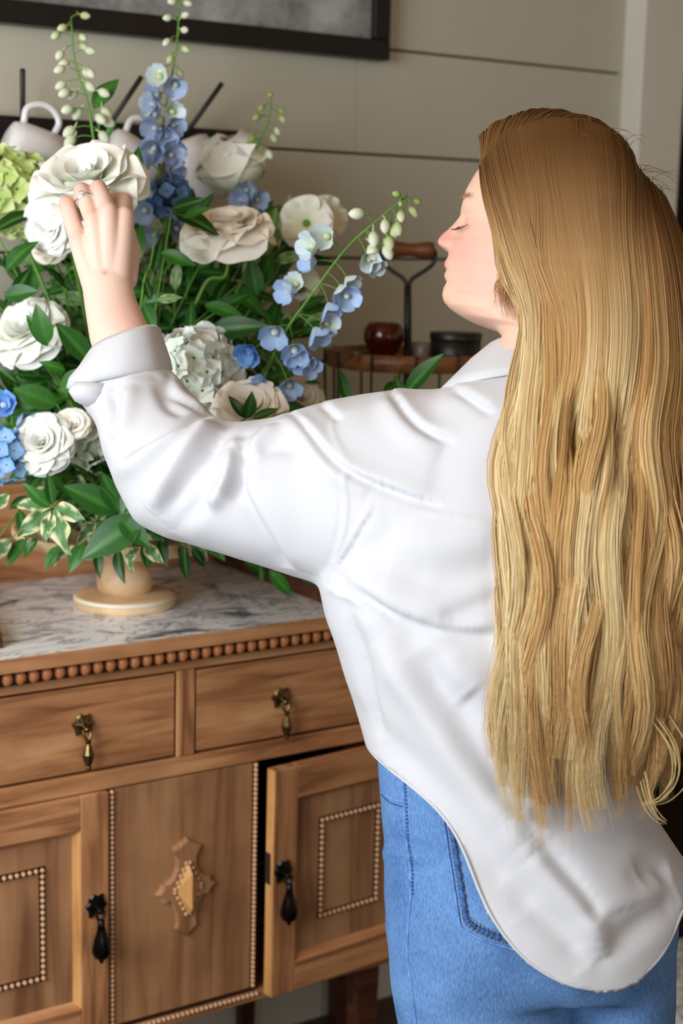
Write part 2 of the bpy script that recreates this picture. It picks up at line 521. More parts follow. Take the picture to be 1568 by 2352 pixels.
# ------------------------------------------------------------------ mug rack
rk = empty('mug_rack', (1.0, 2.42, 1.68), 'long black wooden mug rack with upright iron pegs on the board wall', 'rack')
o_ = (1.0, 2.42, 1.68)
box('rack_board', 0.55, 1.363, 2.412, 2.4415, 1.676, 1.727, M_BLACK, rk, 0.003, o_)


def peg(base_px, tip_px):
    b_ = at(*base_px, 1, 2.405); t_ = at(*tip_px, 1, 2.352)
    d_ = (t_ - b_) / np.linalg.norm(t_ - b_)
    v, f = tube([b_ - d_ * .03 + np.array([0, .012, 0]), b_, t_], 0.0044, 8)
    link('peg', mesh('peg', v - np.array(o_), f, M_IRON), rk)


peg((52, 290), (52, 160)); peg((248, 292), (325, 176)); peg((432, 300), (510, 191))


def mug(name, c, axis, up, label, r=0.041, L=0.085):
    c = Vector(c) - Vector(axis).normalized() * L * .5
    e = empty(name, c, label, 'mug', 'white mugs hanging from the rack')
    prof = [(0.60 * r, 0), (0.85 * r, 0.004), (0.97 * r, 0.02), (r, 0.05), (1.02 * r, L), (0.97 * r, L + 0.001), (0.95 * r, L - 0.003), (0.92 * r, 0.02), (0.6 * r, 0.008)]
    v, f = lathe(prof, 28)
    az = Vector(axis).normalized(); ax_ = Vector(up); ax_ = (ax_ - az * ax_.dot(az)).normalized(); ay = az.cross(ax_)
    Mx = Matrix((ax_, ay, az)).transposed().to_4x4()
    body = link('mug_body', mesh('mug_body', v, f, M_PORC), e); body.matrix_local = Mx
    pts = [(0.93 * r, 0, 0.018), (1.45 * r, 0, 0.016), (1.75 * r, 0, 0.035), (1.72 * r, 0, 0.055), (1.4 * r, 0, 0.07), (0.95 * r, 0, 0.068)]
    v, f = tube(spline(pts, 20), 0.0055, 8)
    h = link('handle', mesh('handle', v, f, M_PORC), e); h.matrix_local = Mx
    return e


ru = Vector(RT); uu = Vector(UP); fv = Vector(FW)
mug('mug', at(72, 356, 1, 2.345), (0.86, -0.1, -0.30), (-.25, 0, 1), 'white mug hung by its handle from the upright peg of the rack', 0.045, 0.09)
mug('mug', at(288, 372, 1, 2.345), (0.8, -0.1, -0.5), (0.2, 0, 1), 'white mug hung from the middle slanting peg, behind the held rose', 0.044)
mug('mug', at(446, 388, 1, 2.345), (0.35, -0.1, -0.9), (.0, -0.35, 0.9), 'white mug hung from the end slanting peg, beside the blue spire', 0.046, 0.10)

# ------------------------------------------------------------------ washstand
XC, YF, YB = 1.04, 1.998, 2.44
HW = 0.45
WO = (XC, 2.2, 0.0)
ws = empty('washstand', WO, 'antique oak washstand with beaded mouldings, drop handles and one door ajar', 'cabinet')


def wbox(name, x0, x1, y0, y1, z0, z1, mat, parent=ws, b=0.0015):
    return box(name, x0, x1, y0, y1, z0, z1, mat, parent, b, WO)


wbox('side_panel', XC - HW, XC - HW + .02, YF + .002, YB - .002, .345, .944, M_WOODZ)
wbox('side_panel', XC + HW - .02, XC + HW, YF + .002, YB - .002, .345, .944, M_WOODZ)
wbox('back_panel', XC - HW + .021, XC + HW - .021, YB - .014, YB - .002, .36, .944, M_DARKWOOD)
wbox('bottom_board', XC - HW + .0, XC + HW, YF - .004, YB - .015, .338, .356, M_WOODX)
wbox('inner_partition', XC - .125, XC - .112, YF + .012, YB - .02, .357, .738, M_DARKWOOD)
wbox('inner_partition', XC + .112, XC + .125, YF + .012, YB - .02, .357, .738, M_DARKWOOD)
wbox('shelf_board', XC - HW + .021, XC + HW - .021, YF + .03, YB - .02, .742, .75, M_DARKWOOD)
wbox('top_rail', XC - HW + .0005, XC + HW - .0005, YF - .002, YF + .02, .9055, .944, M_WOODX)
wbox('middle_rail', XC - HW + .0005, XC + HW - .0005, YF - .002, YF + .02, .7405, .7695, M_WOODX)
wbox('stile', XC - .015, XC + .015, YF - .0022, YF + .018, .770, .905, M_WOODZ)
wbox('end_stile', XC - HW, XC - .337, YF - .0022, YF + .0015, .770, .905, M_WOODZ)
wbox('end_stile', XC + .337, XC + HW, YF - .0022, YF + .0015, .770, .905, M_WOODZ)
for sx in (-1, 1):
    for yy in (YF - .002, YB - .045):
        xa = XC + sx * (HW - .10)
        v, f = loft([np.array([(xa + a * w - WO[0], yy + .02 + b * w - WO[1], z) for a, b in ((-1, -1), (1, -1), (1, 1), (-1, 1))]) for z, w in ((0, .013), (.2, .018), (.338, .02))])
        link('leg', mesh('leg', v, f, M_DARKWOOD, False), ws)  # shade under the cabinet put into the leg colour by the darker wood
# top, with a lip in front of the marble, and the row of large beads
wbox('top_board', XC - HW - .012, XC + HW + .012, YF - .024, YB - .001, .9445, .9525, M_WOODX)
wbox('top_lip', XC - HW - .012, XC + HW + .012, YF - .030, YF - .0245, .945, .9655, M_WOODX)
wbox('bead_backing', XC - HW - .004, XC + HW + .004, YF - .0125, YF - .0024, .922, .9443, M_GAP, b=0)


def ball(rx, ry, rz, nu=10, nv=6):
    v = []; f = []
    for i in range(nv + 1):
        t = math.pi * i / nv
        for k in range(nu):
            a = 2 * math.pi * k / nu
            v.append((rx * math.sin(t) * math.cos(a), ry * math.sin(t) * math.sin(a), rz * math.cos(t)))
    for i in range(nv):
        for k in range(nu):
            k2 = (k + 1) % nu
            f.append((i * nu + k, (i + 1) * nu + k, (i + 1) * nu + k2, i * nu + k2))
    return v, f


ME_BEADL = mesh('bead_large', *ball(.0084, .0085, .0108, 12, 8), M_BEAD)
ME_BEADS = mesh('bead_small', *ball(.0038, .0045, .0038, 8, 6), plain('small_bead_wood', lin(206, 160, 122), 0.3, var=0.15, vscale=60))
x = XC - HW + .008
while x < XC + HW:
    link('bead', ME_BEADL, ws, (x - WO[0], YF - .0145 - WO[1], .9335)); x += .0195
# marble slab and splash boards
mt = box('marble_top', XC - HW - .008, XC + HW + .008, YF - .0243, YB - .019, .9527, .965, M_MARBLE, None, .0015, (0, 0, 0))
tag(mt, 'white and grey veined marble slab on top of the oak washstand', 'marble top')
wbox('splash_back', XC - HW - .004, XC + HW + .004, YB - .0185, YB - .0015, .953, 1.13, M_WOODX)
for sx in (-1, 1):
    xa = XC + sx * .282
    prof = [(YB - .019, .9655), (YB - .019, 1.10), (YB - .06, 1.098), (YB - .12, 1.07), (YB - .2, 1.03), (YB - .3, 1.012), (YB - .38, .998), (YB - .405, .985), (YB - .41, .9655)]
    v = [(xa + d - WO[0], a - WO[1], z) for d in (-.009, .009) for a, z in prof]; n = len(prof)
    f = [tuple(range(n)), tuple(range(2 * n - 1, n - 1, -1))] + [(k, k + n, (k + 1) % n + n, (k + 1) % n) for k in range(n)]
    link('splash_side', mesh('splash_side', v, f, M_DARKWOOD, False), ws)


def star_plate(r, hz, th, pts):
    """pointed leaf-like back plate in the xz plane, facing -y"""
    n = len(pts); v = [(x * r, 0, z * hz) for x, z in pts] + [(x * r * .8, -th, z * hz * .85) for x, z in pts] + [(0, -th * 1.8, 0)]
    f = [tuple(range(n - 1, -1, -1))] + [(k, (k + 1) % n, n + (k + 1) % n, n + k) for k in range(n)] + [(n + k, n + (k + 1) % n, 2 * n) for k in range(n)]
    return v, f


PL = [(-.35, 1), (.15, .72), (.62, .85), (.75, .3), (1, -.05), (.72, -.35), (.66, -.8), (.2, -.62), (-.2, -.66), (-.62, -.95), (-.7, -.4), (-1, .1), (-.7, .35), (-.62, .7)]


def handle(parent, x, y, z, mat, long=False):
    e = empty('handle', (x - WO[0], y - WO[1], z), parent=parent)
    pm = mesh('back_plate', *star_plate(.0185, .0175 if not long else .02, .004, PL), mat, False)
    ps = link('back_plate', pm, e)
    kn = [capsule((0, -.006, -.002), .0055, (0, -.014, -.004), .005, 10)]
    L = .034 if not long else .056
    ring = tube(spline([(-.006, -.013, -.004), (-.005, -.016, -.013), (0, -.017, -.02), (.005, -.016, -.013), (.006, -.013, -.004)], 14), .0022, 6)
    v, f = merge(kn + [ring]); link('ring', mesh('ring', v, f, mat), e)
    if not long:
        prof = [(.001, 0), (.0045, -.002), (.0045, -.005), (.003, -.007), (.006, -.013), (.0085, -.022), (.0085, -.027), (.0055, -.036), (.0035, -.040), (.0045, -.0415), (.0045, -.044), (.001, -.046)]
        z0 = -.018
    else:
        prof = [(.001, 0), (.005, -.003), (.0055, -.012), (.0075, -.022), (.0108, -.032), (.0138, -.045), (.0142, -.053), (.011, -.060), (.004, -.064), (.0035, -.068), (.001, -.071)]
        z0 = -.014
    v, f = lathe([(r, zz + z0) for r, zz in prof[::-1]], 10 if not long else 12)
    v = [(a, b - .018, c) for a, b, c in v]
    link('drop', mesh('drop', v, f, mat, long), e)
    return e


for sx in (-1, 1):
    dx0, dx1 = sorted((XC + sx * .0182, XC + sx * .3330))
    d = empty('drawer', ((dx0 + dx1) / 2 - WO[0], YF - WO[1], .8375), parent=ws)
    v, f = boxdata(-(dx1 - dx0) / 2, (dx1 - dx0) / 2, -.0002, .018, -.0640, .0640, .002)
    link('drawer_front', mesh('drawer_front', v, f, M_WOODX, False), d)
    v, f = boxdata(-(dx1 - dx0) / 2 + .02, (dx1 - dx0) / 2 - .02, .019, .32, -.06, .05, 0)
    link('drawer_box', mesh('drawer_box', v, f, M_DARKWOOD, False), d)
    h = handle(d, XC + sx * .167, YF - .0015, .846 if sx < 0 else .838, M_BRASS)
    h.location = Vector(h.location) - Vector(d.location)


def beads_line(parent, p0, p1, step=.0082, me=None, skip_first=False):
    p0 = Vector(p0); p1 = Vector(p1); n = max(1, round((p1 - p0).length / step))
    for k in range(1 if skip_first else 0, n + 1):
        link('bead', me or ME_BEADS, parent, p0.lerp(p1, k / n))


# centre panel with carved boss
cp = empty('centre_panel', (0, YF - WO[1], 0), parent=ws)
v, f = boxdata(-.117, .117, -.002, .012, .362, .7385, .001)
link('panel_board', mesh('panel_board', v, f, M_WOODP, False), cp)
for sx in (-1, 1):
    v, f = boxdata(sx * .1225 - .0052, sx * .1225 + .0052, -.0005, .0118, .3575, .7395, 0)
    link('bead_backing', mesh('bead_backing', v, f, M_GAP, False), cp)
    beads_line(cp, (sx * .1225, -.003, .366), (sx * .1225, -.003, .735), .0078)
v, f = boxdata(-.127, .127, -.0035, .002, .3445, .3572, 0)
link('bead_backing', mesh('bead_backing', v, f, M_GAP, False), cp)
beads_line(cp, (-.12, -.006, .351), (.128, -.006, .351), .0082)
# carved ornament : pointed cross with a beaded diamond boss
orn_half = [(0, .081), (.013, .072), (.024, .066), (.0165, .052), (.0165, .036), (.024, .02), (.034, .012), (.042, .011), (.044, .004), (.052, -.003), (.044, -.010), (.041, -.018), (.033, -.015), (.026, -.022), (.018, -.04), (.016, -.056), (.0185, -.066), (.013, -.070), (0, -.081)]
pts = orn_half + [(-x_, z_) for x_, z_ in orn_half[-2:0:-1]]
n = len(pts); zc = .561
v = [(a, -.002, zc + b) for a, b in pts] + [(a * .97, -.0085, zc + b * .98) for a, b in pts] + [(a * .88, -.0105, zc + b * .94) for a, b in pts]
f = [tuple(2 * n + k for k in range(n))]
for L_ in (0, 1):
    f += [(L_ * n + k, L_ * n + (k + 1) % n, (L_ + 1) * n + (k + 1) % n, (L_ + 1) * n + k) for k in range(n)]
link('carved_cross', mesh('carved_cross', v, f, M_WOODP, False), cp)
v = [(0, -.0105, zc + .044), (.021, -.0105, zc), (0, -.0105, zc - .044), (-.021, -.0105, zc), (0, -.027, zc + .028), (0, -.027, zc - .03)]
f = [(0, 4, 1), (1, 4, 5), (1, 5, 2), (2, 5, 3), (3, 5, 4), (3, 4, 0)]
link('diamond_boss', mesh('diamond_boss', v, [q[::-1] for q in f], M_WOODEDGE, False), cp)
for sx in (-1, 1):
    for k in range(5):
        t_ = (k + .3) / 5
        for s2 in (-1, 1):
            link('bead', ME_BEADS, cp, (sx * .0235 * (1 - t_), -.012, zc + s2 * .048 * t_), None, (.8, .9, .8))


def door(parent, w, z0, z1, hand, fw=.045):
    """local x 0..w from the hinge (hinge at 0, hand=-1 door runs to -x), front at -y"""
    X = lambda a: hand * a
    def b_(name, a0, a1, y0, y1, c0, c1, mat, bv=.0015):
        x0, x1 = sorted((X(a0), X(a1)))
        v, f = boxdata(x0, x1, y0, y1, c0, c1, bv); return link(name, mesh(name, v, f, mat, False), parent)
    T = .022
    b_('door_stile', 0, fw, -T, 0, z0, z1, M_WOODZ); b_('door_stile', w - fw, w - .0005, -T, 0, z0, z1, M_WOODZ)
    b_('free_edge', w - .0006, w, -T + .001, -.001, z0 + .001, z1 - .001, M_WOODEDGE, 0)  # thin strip in the paler oak that carries the edge's brightness from the window
    b_('door_rail', fw, w - fw, -T, 0, z1 - .052, z1, M_WOODX); b_('door_rail', fw, w - fw, -T, 0, z0, z0 + .05, M_WOODX)
    zi0, zi1 = z0 + .05, z1 - .052
    b_('door_panel', fw, w - fw, -.010, -.003, zi0, zi1, M_WOODP, 0)
    # sloping moulding round the panel, its four sides mitred
    ins = .009
    o4 = [(fw, zi0), (w - fw, zi0), (w - fw, zi1), (fw, zi1)]; i4 = [(fw + ins, zi0 + ins), (w - fw - ins, zi0 + ins), (w - fw - ins, zi1 - ins), (fw + ins, zi1 - ins)]
    for k in range(4):
        k2 = (k + 1) % 4
        v = [(X(o4[k][0]), -T + .002, o4[k][1]), (X(o4[k2][0]), -T + .002, o4[k2][1]), (X(i4[k2][0]), -.0102, i4[k2][1]), (X(i4[k][0]), -.0102, i4[k][1]),
             (X(o4[k][0]), -.006, o4[k][1]), (X(o4[k2][0]), -.006, o4[k2][1])]
        f = [(0, 1, 2, 3), (0, 4, 5, 1), (4, 3, 2, 5), (0, 3, 4), (1, 5, 2)]
        link('moulding', mesh('moulding', v, f, M_WOODEDGE if k % 2 else M_WOODX, False), parent)
    bi = .064
    a0, a1, c0, c1 = fw + .056, w - fw - .056, zi0 + .06, zi1 - .052
    for (p, q) in (((a0, c0), (a1, c0)), ((a1, c0), (a1, c1)), ((a1, c1), (a0, c1)), ((a0, c1), (a0, c0))):
        beads_line(parent, (X(p[0]), -.013, p[1]), (X(q[0]), -.013, q[1]), .0094, ME_BEADS, True)
        va, vb = Vector((X(p[0]), 0, p[1])), Vector((X(q[0]), 0, q[1]))
        x0, x1 = sorted((va.x, vb.x)); z_0, z_1 = sorted((va.z, vb.z))
        v, f = boxdata(x0 - .005, x1 + .005, -.0115, -.0101, z_0 - .005, z_1 + .005, 0)
        link('bead_fillet', mesh('bead_fillet', v, f, M_GAP, False), parent)


dl = empty('door', (XC - HW + .002 - WO[0], YF + .012 - WO[1], 0), parent=ws)
door(dl, .3175, .3575, .7392, 1)
hh = handle(dl, 0, 0, 0, M_BLKMET, True); hh.location = (.3175 - .021, -.0225, .567)
dr = empty('door', (XC + HW - .001 - WO[0], YF + .006 - WO[1], 0), parent=ws)
door(dr, .318, .3575, .7345, -1)
hh = handle(dr, 0, 0, 0, M_BLKMET, True); hh.location = (-.318 + .018, -.0225, .568)
v, f = boxdata(-.3186, -.316, -.014, -.0005, .545, .597, 0); link('lock_recess_shade', mesh('lock_recess_shade', v, f, M_GAP, False), dr)  # dark block painted for the shade inside the lock cut-out, nothing is cut
dr.rotation_euler = (0, 0, math.radians(4.8))

# ------------------------------------------------------------------ cake stand
SC = (1.03, 2.19)
cs = empty('cake_stand', (SC[0], SC[1], .965), 'turned pale wooden cake stand on the marble slab carrying the flowers', 'cake stand')
v, f = lathe([(.079, 0), (.081, .004), (.081, .011), (.079, .013)], 56); link('base', mesh('base', v, f, M_LIGHTWOOD), cs)
v, f = lathe([(.0792, .013), (.0795, .0165), (.078, .0185), (.074, .0195), (.05, .022), (.03, .024)], 56); link('base_top', mesh('base_top', v, f, M_BAND), cs)
cs.children[1].data.materials[0] = M_LIGHTWOOD
v, f = lathe([(.0806, .0128), (.0812, .0145), (.0806, .0165), (.079, .0182)], 56, False); link('pale_band', mesh('pale_band', v, f, M_BAND), cs)
v, f = lathe([(.0415, .0225), (.044, .034), (.0435, .048), (.040, .060), (.0325, .070), (.0285, .080), (.0285, .086), (.031, .092), (.036, .0975)], 40); link('pedestal', mesh('pedestal', v, f, M_LIGHTWOOD), cs)
v, f = lathe([(.10, .0975), (.150, .102), (.169, .110), (.175, .118), (.175, .126), (.171, .128), (.166, .124), (.05, .120)], 72); link('plate', mesh('plate', v, f, M_LIGHTWOOD), cs)
fb = empty('flower_bowl', (SC[0], SC[1], 1.0885), 'low dark green bowl hidden under the foliage on the stand', 'bowl')
v, f = lathe([(.06, -.003), (.085, .004), (.10, .03), (.105, .055), (.100, .056), (.09, .05), (.03, .048)], 32); link('bowl_body', mesh('bowl_body', v, f, plain('dark_glazed_bowl', lin(22, 34, 18), .4)), fb)
v, f = lathe([(.092, .049), (.09, .07), (.07, .085), (.02, .09)], 24); link('flower_foam', mesh('flower_foam', v, f, plain('foam', lin(20, 40, 16), .9)), fb)

# ------------------------------------------------------------------ small table, caddy and its tins, against the wall
st = empty('side_table', (1.74, 2.25, 0), 'small dark wooden side table against the wall beside the washstand', 'table')
o_ = (1.74, 2.25, 0)
box('table_top', 1.506, 2.02, 2.06, 2.42, .93, .955, M_DARKWOOD, st, .003, o_)
box('apron', 1.555, 1.97, 2.09, 2.40, .86, .9295, M_DARKWOOD, st, .002, o_)
for a in (1.565, 1.92):
    for b in (2.10, 2.355): box('leg', a, a + .035, b, b + .035, 0, .8598, M_DARKWOOD, st, .002, o_)
DC = 2.58
c0 = PV(936, 822, DC); CX, CY = c0.x, c0.y
zr = c0.z
cad = empty('wire_caddy', (CX, CY, .956), 'tall round wire caddy with a wooden rim tray and wooden bow handle', 'caddy')
zt = zr - .956
RC = .135
v, f = lathe([(RC - .01, zt - .016), (RC, zt - .014), (RC + .002, zt), (RC, zt + .012), (RC - .008, zt + .012), (RC - .01, zt - .002), (.01, zt - .004)], 48)
link('rim_tray', mesh('rim_tray', v, f, wood('caddy_wood', lin(86, 52, 28), lin(130, 84, 48), lin(150, 100, 60), 0)), cad)
for k in range(12):
    a = 2 * math.pi * k / 12
    c_, s_ = math.cos(a), math.sin(a)
    v, f = tube(spline([((RC - .03) * c_, (RC - .03) * s_, .004), ((RC - .006) * c_, (RC - .006) * s_, zt * .5), ((RC + .003) * c_, (RC + .003) * s_, zt - .02), ((RC + .0035) * c_, (RC + .0035) * s_, zt + .013)], 10), .0022, 6)
    link('wire', mesh('wire', v, f, M_IRON), cad)
for z_, r_ in ((.005, RC - .029), (zt * .33, RC - .014), (zt * .66, RC - .002)):
    v, f = tube([(r_ * math.cos(t), r_ * math.sin(t), z_) for t in np.linspace(0, 2 * math.pi, 37)], .0022, 6, False)
    link('hoop', mesh('hoop', v, f, M_IRON), cad)


def cpt(px, py): return np.array(PV(px, py, DC)) - np.array((CX, CY, .956))


v, f = tube(np.array([(0, 0, 0.006), (0, 0, zt - .01), cpt(936, 790), cpt(936, 720), cpt(936, 655)]), [.0065] * 4 + [.006], 10); link('post', mesh('post', v, f, M_IRON), cad)
for pts in ([(936, 660), (926, 640), (900, 622), (881, 604), (876, 585), (882, 570), (895, 568)], [(936, 660), (947, 640), (975, 622), (994, 606), (1000, 588), (996, 574), (985, 573)]):
    v, f = tube(spline([cpt(*q) for q in pts], 24), .0036, 8); link('bow', mesh('bow', v, f, M_IRON), cad)
a_, b_ = cpt(884, 571), cpt(997, 576)
ax_ = Vector(b_ - a_); gl = ax_.length
v, f = lathe([(.010, 0), (.0145, .003), (.015, gl * .12), (.0125, gl * .3), (.0105, gl * .5), (.0125, gl * .7), (.015, gl * .88), (.0145, gl - .003), (.010, gl)], 18)
g = link('grip', mesh('grip', v, f, wood('grip_wood', lin(70, 36, 18), lin(112, 62, 32), lin(128, 74, 40), 2)), cad, a_)
g.rotation_euler = ax_.to_track_quat('Z', 'Y').to_euler()
# things standing on the caddy tray
pj = PV(880, 818, DC - .03)
jar = empty('red_jar', (pj.x, pj.y, zr - .003), 'round dark red glass jar with narrow foot on the caddy tray', 'jar')
v, f = lathe([(.018, 0), (.02, .003), (.019, .008), (.026, .018), (.033, .032), (.034, .042), (.031, .054), (.026, .061), (.024, .062), (.022, .06), (.028, .045), (.02, .02), (.01, .01)], 28)
link('jar_body', mesh('jar_body', v, f, plain('dark_red_glass', lin(70, 14, 8), .15, spec=.7)), jar)
pc = PV(1045, 815, DC - .02)
tin = empty('candle_tin', (pc.x, pc.y, zr - .003), 'wide black candle tin on the caddy tray', 'tin')
v, f = lathe([(.041, 0), (.042, .002), (.042, .042)], 32); link('tin_body', mesh('tin_body', v, f, M_BLACK), tin)
v, f = lathe([(.0428, .036), (.0432, .038), (.0432, .0475), (.042, .0485), (.005, .0485)], 32); link('lid', mesh('lid', v, f, M_BLACK), tin)
pc = PV(968, 815, DC + .02)
tn = empty('votive_glass', (pc.x, pc.y, zr - .003), 'small clear votive glass behind the black tin on the caddy', 'glass')
v, f = lathe([(.013, 0), (.016, .002), (.018, .028), (.0165, .028), (.0145, .004)], 20); link('glass_body', mesh('glass_body', v, f, plain('clear_glass', (.8, .75, .68), .1, trans=.7)), tn)
pc = PV(822, 822, DC + .01)
tn = empty('pewter_dish', (pc.x, pc.y, zr - .003), 'small low pewter dish on the caddy tray beside the red jar', 'dish')
v, f = lathe([(.016, 0), (.02, .002), (.026, .012), (.0245, .012), (.018, .004)], 24); link('dish_body', mesh('dish_body', v, f, plain('pewter', lin(120, 112, 100), .35, metal=.8)), tn)
# low upholstered stool past her, only its corner shows
sp = PV(1640, 2330, 2.75)
so = empty('footstool', (sp.x, sp.y, 0), 'low wooden footstool with a white and grey patterned cushion', 'stool')
zc_ = max(.22, sp.z)
for a in (-.15, .13):
    for b in (-.15, .13): 
        v, f = boxdata(a, a + .03, b, b + .03, 0, zc_ - .0615, .002); link('leg', mesh('leg', v, f, M_DARKWOOD, False), so)
v, f = boxdata(-.16, .17, -.16, .17, zc_ - .061, zc_ - .03, .003); link('seat_frame', mesh('seat_frame', v, f, M_DARKWOOD, False), so)
v, f = boxdata(-.165, .175, -.165, .175, zc_ - .0295, zc_ + .045, .02)
link('cushion', mesh('cushion', v, f, plain('patterned_linen', lin(190, 190, 186), .9, var=.5, vscale=45)), so)

# ------------------------------------------------------------------ flowers
def frame_from(z, xhint):
    z = Vector(z).normalized(); x = Vector(xhint); x = (x - z * x.dot(z))
    if x.length < 1e-4: x = z.orthogonal()
    x.normalize(); y = z.cross(x)
    return Matrix((x, y, z)).transposed()


def leaf_mesh(name, wr, fold, curl, c_mid, c_body, c_edge, edge_w=0.0, wavy=0.0, seed=0, pt=0.5):
    """leaf of length 1 along +y, width wr, normal +z"""
    g = random.Random(seed)
    nu, nv = 7, 12
    V = []; C = []
    for j in range(nv + 1):
        t = j / nv
        w = wr * 0.5 * (math.sin(math.pi * min(1, t ** (0.75 + 0.25 * pt))) ** (0.85)) * (1 - 0.25 * t)
        if j in (0, nv): w = 0.006
        for i in range(nu):
            s = -1 + 2 * i / (nu - 1)
            x = s * w
            z = abs(s) * w * fold - curl * t * t + wavy * wr * math.sin(t * 11 + s * 2 + seed) * abs(s) * 0.3
            y_ = t - curl * 0.25 * t * t
            V.append((x, y_, z))
            a = abs(s)
            if a < 0.12: c = c_mid
            elif edge_w and a > 1 - edge_w + 0.25 * math.sin(t * 17 + seed): c = c_edge
            else: c = c_body
            k = 0.88 + 0.24 * g.random()
            C.append([q * k for q in c])
    Fc = [(j * nu + i, j * nu + i + 1, (j + 1) * nu + i + 1, (j + 1) * nu + i) for j in range(nv) for i in range(nu - 1)]
    me = mesh(name, V, Fc, M_LEAF); setcol(me, np.array(C)); return me


G1, G2, G3 = lin(34, 84, 26), lin(46, 108, 32), lin(24, 60, 20)
GM = lin(72, 130, 48)
LEAF_DARK = [leaf_mesh('leaf', .40, .25, .10 + .12 * k, GM, (G1, G2, G3)[k % 3], G1, seed=k) for k in range(4)]
LEAF_BROAD = [leaf_mesh('leaf', .55, .2, .12 + .1 * k, lin(70, 128, 52), (lin(40, 92, 34), lin(58, 112, 44))[k % 2], G1, seed=k + 9) for k in range(3)]
LEAF_VAR = [leaf_mesh('leaf', .5, .2, .15 + .15 * k, lin(96, 140, 84), lin(92, 136, 84), lin(226, 224, 176), .34, .5, seed=k + 20) for k in range(3)]
LEAF_PALE = [leaf_mesh('leaf', .42, .2, .15, lin(150, 180, 120), lin(104, 140, 84), lin(160, 184, 130), .2, seed=31)]
KINDS = {'dark': LEAF_DARK, 'broad': LEAF_BROAD, 'var': LEAF_VAR, 'pale': LEAF_PALE}


def put_leaf(parent, base, tip, kind='dark', nrm=None, name='leaf'):
    base = Vector(base); tip = Vector(tip); d = tip - base; L = d.length
    yv = d.normalized()
    nz = Vector(nrm if nrm is not None else (-fv + uu * 0.5 + ru * rnd.uniform(-.6, .6) + uu * rnd.uniform(-.4, .5)))
    nz = (nz - yv * nz.dot(yv)).normalized(); xv = yv.cross(nz)
    o = link(name, rnd.choice(KINDS[kind]), parent)
    M = Matrix((xv * L, yv * L, nz * L)).transposed().to_4x4(); M.translation = base - Vector(parent.location)
    o.matrix_local = M
    return o


def stem_obj(parent, pts, r0, r1, mat=None, name='stem'):
    p = spline([tuple(q) for q in pts], max(8, 4 * len(pts)))
    v, f = tube(p - np.array(parent.location), np.linspace(r0, r1, len(p)), 7)
    return link(name, mesh(name, v, f, mat or M_STEM), parent), p


CORE = Vector((SC[0], SC[1], 1.14))


def sprig(tip, n, kind, label, group=None, size=.062, base=None, bend=None, r=.0017, name='leaf_sprig', droop=.03):
    base = Vector(base if base is not None else CORE + Vector((rnd.uniform(-.05, .05), rnd.uniform(-.05, .05), rnd.uniform(-.01, .03))))
    tip = Vector(tip)
    e = empty(name, base, label, 'foliage', group)
    mid = base.lerp(tip, .5) + (Vector(bend) if bend is not None else Vector((rnd.uniform(-.03, .03), rnd.uniform(-.03, .03), .04)))
    _, p = stem_obj(e, [base, mid, tip], r * 1.3, r * .6)
    m = len(p)
    for k in range(n):
        t = .38 + .62 * k / max(1, n - 1) if n > 1 else 1
        i = min(m - 1, int(t * (m - 1))); q = Vector(p[i]); d = Vector(p[min(m - 1, i + 1)] - p[max(0, i - 1)]).normalized()
        if k == n - 1: dirv = d
        else:
            side = d.cross(-fv + uu * .3).normalized() * (1 if k % 2 else -1)
            dirv = (d * .55 + side * .8 + Vector((rnd.uniform(-.35, .35), rnd.uniform(-.35, .35), rnd.uniform(-.45, .3)))).normalized()
        L = size * rnd.uniform(.75, 1.2)
        put_leaf(e, q, q + dirv * L, kind)
    return e


# roses: ring on ring of cupped petals, each a mesh of its own
def petal_mesh(name, w, h, cup, flare, col_in, col_out, seed=0, ruffle=.0, bulge=-.088):
    g = random.Random(seed); nu, nv = 13, 10; V = []; C = []
    ph = g.uniform(0, 6)
    for j in range(nv + 1):
        t = j / nv
        ww = w * (.32 + .68 * math.sin(min(1, t * 1.12) * math.pi * .56)) * (1 - .42 * max(0, t - .72) ** 1.2 * 2.2)
        for i in range(nu):
            s = -1 + 2 * i / (nu - 1)
            edge = 1 - .12 * s * s * t
            a = s * ww * 1.0
            x = math.sin(a / max(.2, cup)) * cup if cup > 0 else a
            yb = cup * (1 - math.cos(a / max(.2, cup)))
            z = h * t * edge
            out = flare * max(0, t - .55) ** 2 * 2.6 + bulge * math.sin(t * math.pi)
            V.append((x, yb - out + ruffle * math.sin(s * 6 + ph) * t * t, z - max(0, flare) * .5 * max(0, t - .7) ** 2))
            k = (t ** 1.1); C.append([p_ * (1 - k) + q_ * k for p_, q_ in zip(col_in, col_out)])
    Fc = [(j * nu + i, j * nu + i + 1, (j + 1) * nu + i + 1, (j + 1) * nu + i) for j in range(nv) for i in range(nu - 1)]
    me = mesh(name, V, Fc, M_PETAL); setcol(me, np.array(C)); return me


WH_IN, WH_OUT = lin(236, 240, 204), lin(252, 254, 252)
CR_IN, CR_OUT = lin(254, 240, 212), lin(255, 252, 244)
PET = {}
for nm, (ci, co_) in (('white', (WH_IN, WH_OUT)), ('cream', (CR_IN, CR_OUT))):
    PET[nm] = [petal_mesh('petal', .55, .95, .42, -.05, ci, co_, 1), petal_mesh('petal', .62, 1.0, .62, .10, ci, co_, 2, .008),
               petal_mesh('petal', .72, 1.0, .9, .30, ci, co_, 3, .016), petal_mesh('petal', .80, 1.0, 1.3, .55, ci, co_, 4, .022), petal_mesh('petal', .85, 1.0, .7, -.75, ci, co_, 5, .01, .22)]
ME_SEPAL = LEAF_DARK[0]


